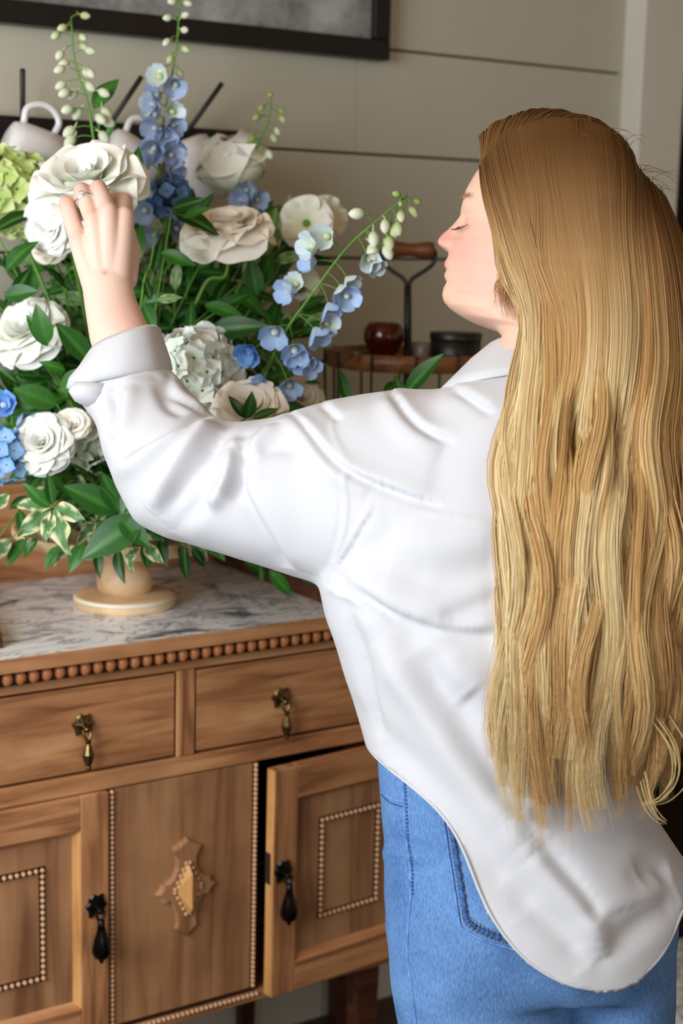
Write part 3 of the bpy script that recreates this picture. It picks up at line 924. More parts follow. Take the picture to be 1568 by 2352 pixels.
def rose(center, axis, R, col, label, stem_to=None, openness=1.0, group='roses in the arrangement', seed=0, name='rose', rings=None, cup_only=False):
    """R outer radius; axis points out of the bloom"""
    g = random.Random(seed + 100)
    axis = Vector(axis).normalized(); center = Vector(center)
    base = center - axis * R * .55
    e = empty(name, base, label, 'flower', group)
    F = frame_from(axis, ru)
    rings = rings or [(3, .10, .62, 4, 0), (3, .20, .70, 9, 0), (4, .30, .76, 15, 1), (4, .40, .82, 26, 1), (5, .48, .88, 40, 2), (5, .54, .92, 57, 3), (5, .56, .90, 74, 3)]
    for ri, (n_, rad, ln, tilt, pm) in enumerate(rings):
        for k in range(n_):
            a = 2 * math.pi * (k + .5 * (ri % 2) + g.uniform(-.12, .12)) / n_
            tl = math.radians(tilt * openness + g.uniform(-4, 4))
            rr = rad * R * .36
            s = R * ln
            # petal local: z up, inner side +y -> towards axis
            out = Vector((math.cos(a), math.sin(a), 0))
            zz = (Vector((0, 0, 1)) * math.cos(tl) + out * math.sin(tl)); yy = (-out * math.cos(tl) + Vector((0, 0, 1)) * math.sin(tl)); xx = yy.cross(zz)
            wsc = s * (1.22 if ri > 2 else .62 + .14 * ri)
            M = Matrix((F @ xx * wsc, F @ yy * wsc, F @ zz * s)).transposed().to_4x4()
            M.translation = F @ (out * rr)
            o = link('petal', PET[col][pm], e); o.matrix_local = M
    for k in range(5):
        a = 2 * math.pi * k / 5
        d = F @ (Vector((math.cos(a), math.sin(a), -.15)))
        put_leaf(e, base, base + d * R * .5, 'dark', F @ Vector((0, 0, 1)), 'sepal')
    v, f = ball(R * .17, R * .17, R * .2); 
    hip = link('hip', mesh('hip', v, f, M_STEM), e, F @ Vector((0, 0, -R * .08)))
    if stem_to is not None:
        st_ = Vector(stem_to); stem_obj(e, [base - axis * .004, base - axis * R * .6 + (st_ - base) * .15, base.lerp(st_, .6), st_], .0028, .003)
    return e


def vx(r_=0, u_=0, t_=0): return ru * r_ + uu * u_ - fv * t_     # right, up, towards the viewer


rose(PV(192, 392, 2.10), vx(-.12, .62, .62), .074, 'white', 'large open white rose pinched in the raised hand', PV(250, 760, 2.25), .95, None, 1)
rose(PV(532, 385, 2.50), vx(-.1, .5, .35), .058, 'white', 'round half-closed white rose high on the wall side of the bouquet', PV(480, 800, 2.45), 1.0, None, 2, rings=[(3, .5, 1.15, 0, 4), (3, .9, 1.25, 2, 4), (4, 1.2, 1.3, 4, 4), (4, 1.4, 1.3, 8, 4), (3, 1.5, 1.0, 26, 2)])
rose(PV(520, 505, 2.28), vx(-.05, .82, .45), .062, 'cream', 'open peach-cream garden rose on a long yellow-green stem', PV(448, 700, 2.33), 1.05, None, 3)
rose(PV(52, 745, 2.22), vx(-.3, .5, .7), .052, 'white', 'white rose with loose outer petals tucked among dark leaves', CORE, 1.0, None, 5)
rose(PV(92, 1012, 2.14), vx(-.1, .25, .95), .040, 'white', 'full white rose above the blue blossoms near the stand', CORE, .95, None, 6)
rose(PV(166, 972, 2.16), vx(.1, .45, .8), .026, 'cream', 'small cream rosebud beside the full white rose', CORE, .55, None, 7)
rose(PV(572, 925, 2.10), vx(0, .55, .75), .047, 'cream', 'ruffled cream rose cupped by dark leaves just over the sleeve', CORE, 1.0, None, 8)
rose(PV(110, 520, 2.20), vx(-.3, -.3, .8), .040, 'white', 'small white rose under the big held bloom', CORE, .9, None, 9)
rose(PV(690, 905, 2.46), vx(.3, .4, .7), .040, 'cream', 'shaded cream rose below the blue delphinium', CORE, 1.0, None, 10)


# open five-petalled blossom (white orchid-like)
def blossom(center, axis, R, label, seed=0, col='white', n=5, group=None):
    axis = Vector(axis).normalized(); e = empty('blossom', center, label, 'flower', group); F = frame_from(axis, ru)
    for k in range(n):
        a = 2 * math.pi * (k + .2 * (seed % 3)) / n + .3
        out = Vector((math.cos(a), math.sin(a), 0)); tl = math.radians(68)
        zz = Vector((0, 0, 1)) * math.cos(tl) + out * math.sin(tl); yy = -out * math.cos(tl) + Vector((0, 0, 1)) * math.sin(tl); xx = yy.cross(zz)
        M = Matrix((F @ xx * R * 1.05, F @ yy * R * .9, F @ zz * R)).transposed().to_4x4()
        o = link('petal', PET[col][2], e); o.matrix_local = M
    v, f = ball(R * .14, R * .14, R * .14); link('eye', mesh('eye', v, f, M_STEM), e, F @ Vector((0, 0, R * .1)))
    stem_obj(e, [Vector(center) - axis * .004, Vector(center).lerp(CORE, .5), CORE], .002, .0025)
    return e


blossom(PV(705, 515, 2.42), vx(-.15, .1, .95), .045, 'white broad-petalled blossom at the wall side of the foliage', 1)
blossom(PV(748, 500, 2.46), vx(.5, .2, .7), .036, 'white blossom turned aside behind the broad-petalled one', 2)
blossom(PV(120, 575, 2.30), vx(-.1, .3, .8), .03, 'small greenish cream blossom behind the hand', 3, 'cream')
blossom(PV(690, 650, 2.5), vx(.3, .1, .8), .032, 'small pale blossom in shade behind the delphinium', 4)


# hydrangea heads : four-petalled florets on a dome
def floret_mesh(name, c_in, c_out, seed=0):
    g = random.Random(seed); V = []; C = []; Fc = []
    for k in range(4):
        a = math.pi / 2 * k + g.uniform(-.12, .12); n0 = len(V)
        for j in range(5):
            t = j / 4; w = .60 * math.sin(math.pi * (.14 + t * .80)) ** .75
            for i in range(5):
                s = -1 + i / 2
                r = .08 + t * .95 - .14 * s * s * t; x = s * w; z = .16 * t * t + .12 * s * s * t + g.uniform(-.02, .02)
                V.append((r * math.cos(a) - x * math.sin(a), r * math.sin(a) + x * math.cos(a), z + .04 * (k % 2)))
                C.append([p_ * (1 - t) + q_ * t for p_, q_ in zip(c_in, c_out)])
        Fc += [(n0 + j * 5 + i, n0 + j * 5 + i + 1, n0 + (j + 1) * 5 + i + 1, n0 + (j + 1) * 5 + i) for j in range(4) for i in range(4)]
    me = mesh(name, V, Fc, M_PETAL); setcol(me, np.array(C)); return me


FL_W = [floret_mesh('floret', lin(222, 232, 210), lin(248, 251, 251), k) for k in range(3)]
FL_G = [floret_mesh('floret', lin(180, 206, 110), lin(222, 232, 168), k) for k in range(3)]
FL_B = [floret_mesh('floret', lin(160, 196, 234), lin(116, 172, 234), k) for k in range(3)]


def hydrangea(center, R, fl, label, n=46, fs=.30, squash=.85, seed=0, core=None):
    g = random.Random(seed); center = Vector(center)
    e = empty('hydrangea', center, label, 'flower')
    v, f = ball(R * .8, R * .8, R * .8 * squash, 14, 10)
    link('flower_head_core', mesh('flower_head_core', v, f, core or plain('head_core', lin(190, 204, 176), .8)), e)
    ga = math.pi * (3 - math.sqrt(5))
    for k in range(n):
        z = 1 - 1.75 * (k + .5) / n; r_ = math.sqrt(max(0, 1 - z * z)); a = ga * k + g.uniform(-.1, .1)
        d = Vector((r_ * math.cos(a), r_ * math.sin(a), z))
        D = (ru * d.x + (-fv * .75 + uu * .65).normalized() * d.z + (uu * .75 + fv * .65).normalized() * d.y)
        D.z *= 1
        F = frame_from(D + Vector((g.uniform(-.4, .4), g.uniform(-.4, .4), g.uniform(-.4, .4))), Vector((g.uniform(-1, 1), g.uniform(-1, 1), .3)))
        s = R * fs * g.uniform(.85, 1.2)
        M = (F.to_4x4() @ Matrix.Scale(s, 4)); M.translation = D * R * g.uniform(.9, 1.04)
        o = link('floret', fl[k % 3], e); o.matrix_local = M
    stem_obj(e, [center - uu * R * .5, center.lerp(CORE, .5), CORE], .003, .0035)
    return e


hydrangea(PV(452, 862, 2.20), .060, FL_W, 'white hydrangea head in the middle of the bouquet beside the cuff', 64, .37, seed=1)
hydrangea(PV(28, 445, 2.33), .062, FL_G, 'pale green hydrangea head beside the held rose', 54, .35, seed=2)
hydrangea(PV(212, 1010, 2.22), .038, FL_W, 'small white hydrangea head half behind the rolled cuff', 30, .33, seed=3)
hydrangea(PV(8, 1045, 2.15), .036, FL_B, 'blue hydrangea head beside the full white rose', 30, .34, seed=4, core=plain('blue_core', lin(60, 100, 160), .8))
hydrangea(PV(388, 452, 2.36), .030, [floret_mesh('floret', lin(92, 128, 176), lin(104, 142, 192), k) for k in range(3)], 'deep blue flower cluster at the foot of the tall blue spire', 24, .4, seed=5, core=plain('deep_blue_core', lin(36, 60, 100), .8))


# delphinium spires : stem, cupped florets below, closed buds above
def cup_mesh(name, c_base, c_rim, c_in, seed=0, double=False):
    g = random.Random(seed); V = []; C = []; Fc = []
    for ring in range(2 if double else 1):
        for k in range(5):
            a0 = 2 * math.pi * (k + .5 * ring) / 5; n0 = len(V)
            for j in range(6):
                t = j / 5; rr = (.12 + .62 * math.sin(t * 1.45)) * (1 - .38 * ring); z = t * 1.05 - .22 * max(0, t - .75) * 2 * (1 - ring)
                half = .72 * (1 - .5 * max(0, t - .6) * 2.2)
                for i in range(5):
                    s = -1 + i / 2; a = a0 + s * half
                    V.append((rr * (1 + .08 * s * s) * math.cos(a), rr * (1 + .08 * s * s) * math.sin(a), z - .10 * s * s * t))
                    C.append([p_ * (1 - t) + q_ * t for p_, q_ in zip(c_base, c_rim)])
            Fc += [(n0 + j * 5 + i, n0 + j * 5 + i + 1, n0 + (j + 1) * 5 + i + 1, n0 + (j + 1) * 5 + i) for j in range(5) for i in range(4)]
    v, f = ball(.2, .2, .28, 8, 5); n0 = len(V)
    V += [(a, b, c + .3) for a, b, c in v]; Fc += [tuple(i + n0 for i in q) for q in f]; C += [c_in] * len(v)
    me = mesh(name, V, Fc, M_PETAL); setcol(me, np.array(C)); return me


def bud_mesh(name, c0, c1):
    prof = [(.05, 0), (.24, .12), (.36, .38), (.34, .66), (.2, .9), (.03, 1.02)]
    V, Fc = lathe(prof, 9); C = []
    for r_, z in prof: C += [[p_ * (1 - z) + q_ * z for p_, q_ in zip(c0, c1)]] * 9
    # spur
    n0 = len(V); v, f = tube([(0, 0, .1), (.12, 0, -.16), (.3, 0, -.34)], [.09, .06, .03], 5)
    V += [tuple(q) for q in v]; Fc += [tuple(i + n0 for i in q) for q in f]; C += [c0] * len(v)
    me = mesh(name, V, Fc, M_PETAL); setcol(me, np.array(C)); return me


CUP_PALE = [cup_mesh('floret', lin(206, 220, 196), lin(214, 226, 246), lin(214, 222, 170), k) for k in range(2)]
CUP_BLUE = [cup_mesh('floret', lin(190, 210, 232), lin(160, 192, 238), lin(226, 230, 214), k) for k in range(2)]
CUP_DEEP = [cup_mesh('floret', lin(150, 192, 240), lin(128, 180, 242), lin(210, 224, 240), k, True) for k in range(2)]
CUP_GREY = [cup_mesh('floret', lin(166, 180, 200), lin(164, 184, 224), lin(200, 206, 200), k) for k in range(2)]
BUD_G = bud_mesh('bud', lin(150, 176, 96), lin(226, 230, 196))
BUD_W = bud_mesh('bud', lin(190, 206, 160), lin(236, 238, 222))
BUD_T = bud_mesh('bud', lin(120, 158, 70), lin(176, 196, 120))


def spire(pts, items, label, name='delphinium', r=.0026, group=None):
    """pts : path (px,py,depth) foot to tip; items : (t, px offset from the stem, py offset, kind, size)"""
    W = [PV(*q) for q in pts]; e = empty(name, W[0], label, 'flower', group)
    _, p = stem_obj(e, W, r, r * .4)
    for (t, dx, dy, kind, s) in items:
        q = Vector(p[min(len(p) - 1, int(t * (len(p) - 1)))]); z = float(proj(np.array(q))[2])
        off = ru * dx * z / F_PX - uu * dy * z / F_PX - fv * rnd.uniform(-.004, .012)
        c = q + off
        v, f = tube(spline([np.array(q) - np.array(e.location), np.array(q + off * .5 + uu * .003) - np.array(e.location), np.array(c) - np.array(e.location)], 6), .0008, 5)
        link('pedicel', mesh('pedicel', v, f, M_STEM), e)
        meshes = {'g': [BUD_G], 'w': [BUD_W], 't': [BUD_T], 'p': CUP_PALE, 'b': CUP_BLUE, 'd': CUP_DEEP, 'y': CUP_GREY}[kind]
        d = off.normalized() if off.length > 1e-5 else uu
        if kind in 'gwt': d = (d * .8 - uu * .5 + Vector((rnd.uniform(-.2, .2), rnd.uniform(-.2, .2), rnd.uniform(-.2, .2)))).normalized()
        else: d = (d * .55 - fv * .55 - uu * .35 + Vector((rnd.uniform(-.3, .3), rnd.uniform(-.3, .3), rnd.uniform(-.3, .3)))).normalized()
        M = frame_from(d, Vector((rnd.uniform(-1, 1), rnd.uniform(-1, 1), rnd.uniform(-1, 1)))).to_4x4() @ Matrix.Scale(s, 4)
        M.translation = c - Vector(e.location) - d * s * .2
        o = link('bud' if kind in 'gwt' else 'floret', rnd.choice(meshes), e); o.matrix_local = M
    return e


# the leaning spire beside her face
spire([(560, 990, 2.2), (640, 790, 2.14), (720, 670, 2.11), (800, 565, 2.09), (880, 495, 2.08), (935, 448, 2.08)],
      [(.97, -6, -10, 't', .013), (.985, 20, 22, 'g', .018), (.95, 8, 26, 'g', .019), (.9, 12, 40, 'g', .020), (.86, -4, 24, 'w', .020), (.84, 14, 34, 'g', .020),
       (.99, 30, 2, 't', .012), (.99, -4, 10, 't', .010), (.78, 0, 26, 'w', .022), (.8, 18, 50, 'g', .020), (.74, -26, -22, 'w', .023), (.72, 14, 40, 'w', .024), (.70, 46, 44, 'w', .022),
       (.66, 24, 50, 'p', .021), (.66, 36, 62, 'p', .019), (.60, -34, -36, 'p', .024), (.60, -64, -14, 'p', .026), (.56, -50, -2, 'b', .022), (.55, 30, 40, 'p', .020),
       (.48, 34, 36, 'p', .024), (.47, 60, 30, 'b', .024), (.45, 22, 52, 'b', .022), (.40, -50, -8, 'b', .024), (.40, -36, -22, 'p', .02), (.34, 44, 40, 'b', .026), (.33, 64, 20, 'p', .022),
       (.28, -32, 14, 'b', .028), (.27, 12, 56, 'b', .026), (.24, 42, 40, 'b', .027), (.22, -70, 28, 'd', .026), (.2, -34, 60, 'd', .034), (.18, 34, 70, 'b', .024), (.22, 58, 62, 'b', .022)],
      'leaning blue delphinium spire with pale buds reaching towards the woman\'s face', group=None)
# tall blue spire in front of the wall
it = []
for k in range(34):
    t = .12 + .88 * k / 33; sd = 1 if k % 2 else -1
    kd = 'w' if t > .80 else ('g' if t > .68 else ('p' if t > .5 and k % 3 else 'y'))
    it.append((t, sd * rnd.uniform(12, 34) * (1.15 - .45 * t), rnd.uniform(-14, 14), kd, (.024 if kd in 'yp' else .017) * (1.15 - .3 * t)))
spire([(390, 620, 2.38), (366, 400, 2.36), (378, 260, 2.35), (405, 110, 2.35), (415, -60, 2.35)], it, 'tall upright blue delphinium spire running up past the picture frame')
# white larkspur
it = []
for k in range(24):
    t = .3 + .7 * k / 23; sd = 1 if k % 2 else -1
    it.append((t, sd * rnd.uniform(18, 44) * (1.25 - .55 * t), rnd.uniform(-8, 16), 'w' if t < .85 else 'g', .021 * (1.2 - .45 * t)))
spire([(236, 480, 2.30), (215, 320, 2.28), (200, 230, 2.27), (172, 140, 2.27), (163, 40, 2.27)], it, 'tall white larkspur spire of drooping buds rising behind the held rose', 'larkspur')
it = [(t, dx, dy, kd, s) for t, dx, dy, kd, s in ((1, 0, 0, 't', .012), (.93, 22, 10, 't', .012), (.9, -16, 6, 't', .013), (.8, 24, 18, 'g', .014), (.72, -22, 0, 't', .016), (.66, 20, 14, 'w', .014), (.55, 16, 18, 'g', .016), (.5, -20, 10, 't', .017), (.42, -26, 20, 't', .018), (.36, 24, 22, 'w', .018))]
spire([(560, 420, 2.5), (592, 330, 2.48), (618, 270, 2.47), (622, 220, 2.47)], it, 'short green larkspur tip standing over the round white rose', 'larkspur')
it = [(t, dx, dy, 'b' if k % 3 else 'd', .026) for k, (t, dx, dy) in enumerate(((.95, -10, -12), (.9, 22, 4), (.8, -26, 10), (.75, 10, 24), (.6, 30, 10), (.55, -20, 30)))]
spire([(80, 1080, 2.25), (40, 1010, 2.18), (20, 930, 2.16)], it, 'short blue delphinium stem over the blue hydrangea', 'delphinium')
it = [(t, dx, dy, 'y', .022) for t, dx, dy in ((.9, 0, -4), (.8, 18, 8), (.7, -18, 4), (.5, 10, 12))]
spire([(560, 520, 2.46), (575, 470, 2.45), (560, 430, 2.45)], it, 'small grey-blue blossom stem under the round white rose', 'delphinium')

# ---- foliage
# hero sprigs: explicit leaves (base px, tip px, depth base, depth tip, kind)
def leaves(label, lst, name='leaf_sprig', stem=None, group=None):
    b0 = PV(*lst[0][:2], lst[0][4])
    e = empty(name, b0, label, 'foliage', group)
    for (bx, by, tx, ty, d0, d1, kd) in lst: put_leaf(e, PV(bx, by, d0), PV(tx, ty, d1), kd, -fv + uu * rnd.uniform(0, .7) + ru * rnd.uniform(-.5, .5))
    s = stem or [(lst[0][0], lst[0][1], lst[0][4])]
    pts = [PV(*q) for q in s]
    stem_obj(e, pts + [CORE] if len(pts) > 1 else [pts[0], pts[0].lerp(CORE, .5), CORE], .0014, .002)
    return e


leaves('dark pointed leaf sprig lying over the raised shoulder', [(930, 905, 1012, 808, 2.2, 2.16, 'dark'), (925, 915, 905, 850, 2.2, 2.2, 'dark'), (800, 925, 778, 842, 2.2, 2.2, 'dark'), (880, 905, 930, 860, 2.2, 2.22, 'dark'), (850, 925, 935, 905, 2.2, 2.18, 'dark')], stem=[(940, 900, 2.2), (800, 930, 2.2), (640, 960, 2.2)])
leaves('dark leaf pair standing above the larkspur and held rose', [(215, 250, 268, 168, 2.28, 2.28, 'broad'), (245, 320, 262, 270, 2.28, 2.27, 'dark'), (300, 470, 320, 330, 2.3, 2.3, 'dark')], stem=[(222, 260, 2.28), (240, 420, 2.3)])
leaves('dark leaves cradling the ruffled cream rose above the sleeve', [(565, 960, 525, 905, 2.06, 2.05, 'dark'), (565, 962, 585, 905, 2.06, 2.04, 'broad'), (580, 962, 640, 935, 2.06, 2.06, 'dark')])
leaves('long trailing sprig hanging below the stand plate over the marble', [(425, 1255, 420, 1340, 2.25, 2.25, 'dark'), (440, 1258, 478, 1308, 2.25, 2.26, 'dark')])
leaves('trailing dark sprig hanging beside the washstand splash board', [(618, 1310, 676, 1374, 2.28, 2.28, 'dark'), (600, 1298, 598, 1345, 2.28, 2.3, 'dark'), (690, 1320, 725, 1345, 2.3, 2.3, 'dark'), (560, 1290, 640, 1320, 2.28, 2.3, 'dark')], stem=[(690, 1325, 2.28), (560, 1280, 2.28), (400, 1200, 2.3)])
leaves('broad shiny leaf fan hanging in front of the stand plate', [(330, 1190, 180, 1280, 2.12, 2.1, 'broad'), (270, 1175, 145, 1110, 2.14, 2.12, 'broad'), (275, 1180, 235, 1080, 2.14, 2.14, 'broad'), (275, 1190, 345, 1255, 2.12, 2.1, 'broad'), (270, 1195, 360, 1215, 2.12, 2.12, 'broad'), (280, 1180, 310, 1110, 2.14, 2.14, 'broad')])
leaves('cream-edged variegated sprig spilling over the edge of the stand', [(115, 1170, 38, 1235, 2.13, 2.11, 'var'), (120, 1165, 30, 1145, 2.13, 2.12, 'var'), (118, 1175, 100, 1245, 2.13, 2.11, 'var'), (125, 1172, 150, 1275, 2.13, 2.1, 'var'), (125, 1165, 190, 1190, 2.13, 2.1, 'var'), (120, 1160, 110, 1085, 2.13, 2.12, 'dark'), (115, 1165, 50, 1110, 2.13, 2.11, 'dark')])
leaves('cream-edged variegated curl beside the shiny leaf fan', [(220, 1200, 170, 1240, 2.16, 2.14, 'var'), (225, 1195, 245, 1150, 2.16, 2.14, 'var'), (330, 1250, 372, 1292, 2.16, 2.14, 'var'), (320, 1260, 290, 1275, 2.16, 2.15, 'var')])
leaves('large dark leaves below the hand and the forearm', [(205, 830, 130, 735, 2.15, 2.14, 'broad'), (110, 790, 80, 700, 2.15, 2.12, 'broad'), (110, 795, 60, 720, 2.16, 2.14, 'dark'), (150, 850, 90, 830, 2.16, 2.14, 'dark')])
leaves('dark leaf crossing under the greenish hydrangea', [(-10, 530, 88, 458, 2.2, 2.2, 'dark'), (15, 620, 70, 540, 2.2, 2.18, 'broad'), (30, 690, 70, 600, 2.2, 2.2, 'dark'), (10, 680, 85, 665, 2.18, 2.16, 'broad')])
leaves('leaf sprig between the forearm and the peach rose', [(330, 700, 355, 760, 2.2, 2.18, 'broad'), (370, 580, 448, 605, 2.22, 2.2, 'dark'), (345, 690, 335, 630, 2.2, 2.2, 'dark'), (360, 690, 420, 680, 2.2, 2.2, 'pale')], stem=[(362, 510, 2.22), (345, 610, 2.22), (325, 690, 2.22)])
leaves('broad leaf group right under the peach garden rose', [(560, 640, 600, 560, 2.38, 2.36, 'pale'), (590, 680, 575, 590, 2.36, 2.34, 'broad'), (600, 650, 622, 565, 2.36, 2.36, 'broad'), (610, 600, 640, 470, 2.4, 2.4, 'pale'), (630, 600, 700, 580, 2.38, 2.36, 'pale'), (480, 760, 615, 745, 2.3, 2.26, 'dark'), (470, 700, 560, 720, 2.3, 2.28, 'dark')])
leaves('yellowing leaf stems beside the pale blossoms at the wall side', [(700, 480, 745, 450, 2.5, 2.5, 'pale'), (640, 520, 665, 445, 2.5, 2.48, 'pale'), (690, 600, 780, 590, 2.5, 2.5, 'dark'), (690, 840, 755, 835, 2.35, 2.35, 'dark'), (700, 880, 740, 870, 2.4, 2.4, 'dark'), (650, 770, 790, 720, 2.45, 2.45, 'dark')])
leaves('wispy dark leaf tips over the peach garden rose', [(395, 480, 470, 455, 2.22, 2.2, 'dark'), (400, 490, 500, 510, 2.22, 2.18, 'dark'), (420, 500, 480, 470, 2.2, 2.18, 'dark')])
leaves('large leaf spray low beside the blue hydrangea', [(130, 930, 35, 890, 2.16, 2.12, 'broad'), (120, 905, 0, 920, 2.16, 2.14, 'broad'), (40, 880, -20, 830, 2.18, 2.16, 'dark'), (140, 900, 190, 840, 2.16, 2.13, 'broad'), (20, 1130, -20, 1180, 2.2, 2.18, 'var'), (60, 1130, 120, 1060, 2.18, 2.16, 'dark')])
# filling foliage through the body of the bouquet
BC = PV(300, 790, 2.44)
NEAR = [(PV(*q[:3]), q[3]) for q in ((192, 392, 2.1, 'held white rose'), (532, 385, 2.5, 'round white rose'), (520, 505, 2.28, 'peach-cream rose'), (52, 745, 2.22, 'loose white rose'), (92, 1012, 2.14, 'full white rose'), (572, 925, 2.1, 'ruffled cream rose'),
        (705, 515, 2.42, 'broad-petalled white blossom'), (452, 862, 2.2, 'white hydrangea'), (28, 445, 2.33, 'pale green hydrangea'), (8, 1045, 2.15, 'blue hydrangea'), (388, 452, 2.36, 'deep blue cluster'), (690, 905, 2.46, 'shaded cream rose'), (720, 670, 2.11, 'leaning delphinium'), (300, 700, 2.2, 'bare forearm'), (290, 1250, 2.2, 'cake stand plate'))]
for k in range(112):
    while True:
        a = rnd.uniform(0, 2 * math.pi); rr = math.sqrt(rnd.uniform(.0, 1))
        ex, ey = rr * math.cos(a), rr * math.sin(a)
        if ey > -.98: break
    t_ = math.sqrt(max(0, 1 - ex * ex - ey * ey)) * rnd.uniform(-.2, 1.0)
    tip = BC + ru * ex * .285 + uu * ey * .255 - fv * t_ * .20
    px_, py_, _ = proj(np.array(tip))
    kd_ = rnd.choice(('dark', 'dark', 'broad', 'dark')) if k % 12 else 'pale'
    nb = min(NEAR, key=lambda q: (q[0] - tip).length)[1]
    adj = {'dark': 'narrow dark-leaved sprig', 'broad': 'broad-leaved green sprig', 'pale': 'pale cream-edged sprig'}[kd_]
    sprig(tip, rnd.choice((6, 7, 8)), kd_, adj + ' filling in beside the ' + nb, 'filling foliage sprigs', size=.058)
# darker backing foliage deep in the bouquet, and sprigs spilling over the plate edge
for k in range(34):
    tip = BC + ru * rnd.uniform(-.22, .26) + uu * rnd.uniform(-.16, .17) + fv * rnd.uniform(-.02, .09)
    nb = min(NEAR, key=lambda q: (q[0] - tip).length)[1]
    sprig(tip, 8, 'dark' if k % 3 else 'broad', ('shaded narrow-leaved sprig' if k % 3 else 'shaded broad-leaved sprig') + ' deep behind the ' + nb, 'backing foliage sprigs', size=.066)
for k in range(16):
    px_ = -10 + 520 * (k + rnd.uniform(-.3, .3)) / 15; py_ = 1215 + 50 * math.sin(math.pi * min(1, max(0, (px_ + 60) / 600))) + rnd.uniform(-26, 8)
    tip = PV(px_, py_, 2.24 + rnd.uniform(-.04, .05))
    kd_ = ('dark', 'var', 'broad', 'dark')[k % 4]
    adj = {'dark': 'narrow dark-leaved sprig', 'broad': 'broad-leaved green sprig', 'var': 'cream-variegated sprig'}[kd_]
    sprig(tip, 6, kd_, adj + ' drooping over the rim of the cake stand', 'sprigs over the stand rim', size=.05, bend=(0, -.02, .06))

# ------------------------------------------------------------------ person
Pn = lambda a, b, c: P(a, b, c)
HEADM = 2028.0
AW = math.radians(12)
TL = math.radians(14)
F_H = math.cos(AW) * (-math.cos(TL) * RT + math.sin(TL) * UP) + math.sin(AW) * FW
U_H = math.sin(TL) * RT + math.cos(TL) * UP
U_H = U_H - F_H * (U_H @ F_H); U_H /= np.linalg.norm(U_H)
S_H = np.cross(U_H, F_H)            # towards the viewer (her left)
REF_PX = (1058.0, 495.0); REF = P(*REF_PX, 1.768)


def loc_from_px(px, py):
    dx, dy = px - REF_PX[0], py - REF_PX[1]
    return ((-dx * math.cos(TL) - dy * math.sin(TL)) / HEADM / math.cos(AW), (dx * math.sin(TL) - dy * math.cos(TL)) / HEADM)


PROF_PX = [(1114.5, 373.7), (1087, 414.8), (1069.5, 446), (1061.7, 469.5), (1058.5, 485), (1057.2, 495), (1044, 510.6), (1028.5, 526), (1012.8, 539), (1004.6, 551.7), (1007, 563), (1018.7, 572), (1031.4, 581),
           (1028.5, 594.7), (1021.0, 605), (1022.5, 616), (1027, 624.5), (1020, 634), (1021.5, 643), (1027, 651), (1018.5, 664), (1015.3, 680.8), (1018.7, 696), (1032.4, 712), (1057.8, 729.6), (1085, 743), (1114.5, 749), (1136, 761), (1151.7, 782)]
pl = [loc_from_px(*q) for q in PROF_PX]
pf_ = [(-.110, .119), (-.075, .1165), (-.050, .106), (-.030, .088)] + pl + [(-.075, -.16), (-.066, -.22)]
pf_ = np.array(pf_)
# dense, monotone in h
hs_ = pf_[:, 1].copy()
for i in range(1, len(hs_)):
    if hs_[i] >= hs_[i - 1] - 1e-4: hs_[i] = hs_[i - 1] - 4e-4
H_S = np.concatenate([np.linspace(.119, .10, 14)[:-1], np.linspace(.10, .0, 40)[:-1], np.linspace(0, -.13, 130)[:-1], np.linspace(-.13, -.22, 16)])
prof = np.interp(-H_S, -hs_, pf_[:, 0])
k5 = np.array([.25, .5, .25])
for _ in range(2): prof[1:-1] = np.convolve(prof, k5, 'valid')


def tab(pairs):
    a = np.array(pairs); return np.interp(-H_S, -a[:, 0], a[:, 1])


wid = tab([(.119, .006), (.1165, .03), (.106, .050), (.09, .062), (.07, .069), (.04, .0735), (.01, .0735), (-.02, .071), (-.05, .067), (-.075, .062), (-.09, .058), (-.105, .055), (-.125, .054), (-.16, .054), (-.22, .058)])
bak = tab([(.119, -.118), (.1165, -.135), (.106, -.155), (.09, -.170), (.07, -.181), (.04, -.188), (.01, -.189), (-.02, -.184), (-.05, -.170), (-.075, -.158), (-.09, -.153), (-.12, -.152), (-.16, -.158), (-.22, -.175)])
base_f = tab([(.119, -.110), (.1165, -.075), (.106, -.05), (.088, -.03), (.065, -.0126), (.045, -.004), (.02, .0005), (.0, -.002), (-.012, -.005), (-.03, -.006), (-.044, -.002), (-.055, -.001), (-.07, -.001), (-.082, -.005), (-.094, -.004), (-.105, -.013), (-.13, -.08), (-.16, -.075), (-.22, -.066)])
low = H_S < -.100
base_f[low] = np.minimum(base_f[low], prof[low] + .001)
up_ = H_S > .02
base_f[up_] = prof[up_]
kf = tab([(.119, 0), (.06, .02), (.0, .06), (-.03, .10), (-.06, .18), (-.09, .22), (-.11, .10), (-.14, .0), (-.22, 0)])
sig = tab([(.119, .03), (.02, .016), (.0, .0105), (-.015, .0115), (-.026, .0135), (-.034, .0165), (-.041, .0185), (-.046, .016), (-.055, .021), (-.066, .023), (-.075, .021), (-.085, .022), (-.1, .026), (-.13, .03), (-.22, .03)])
fm = (.46 * base_f + .54 * bak)
NT = 120
th = np.linspace(-math.pi, math.pi, NT, endpoint=False)
ct, sn = np.cos(th), np.sin(th)
ex = 2 / 2.35
cc = np.sign(ct) * np.abs(ct) ** ex; ss = np.sign(sn) * np.abs(sn) ** ex
Hh = H_S[:, None] + 0 * th[None]
Sx = wid[:, None] * ss[None] * (1 - kf[:, None] * np.maximum(0, cc)[None])
Ff = np.where(cc[None] > 0, fm[:, None] + (base_f - fm)[:, None] * cc[None], fm[:, None] + (fm - bak)[:, None] * cc[None])
front = (ct[None] > .15)
Ff = Ff + np.where(front, (prof - base_f)[:, None] * np.exp(-(Sx / sig[:, None]) ** 2), 0)


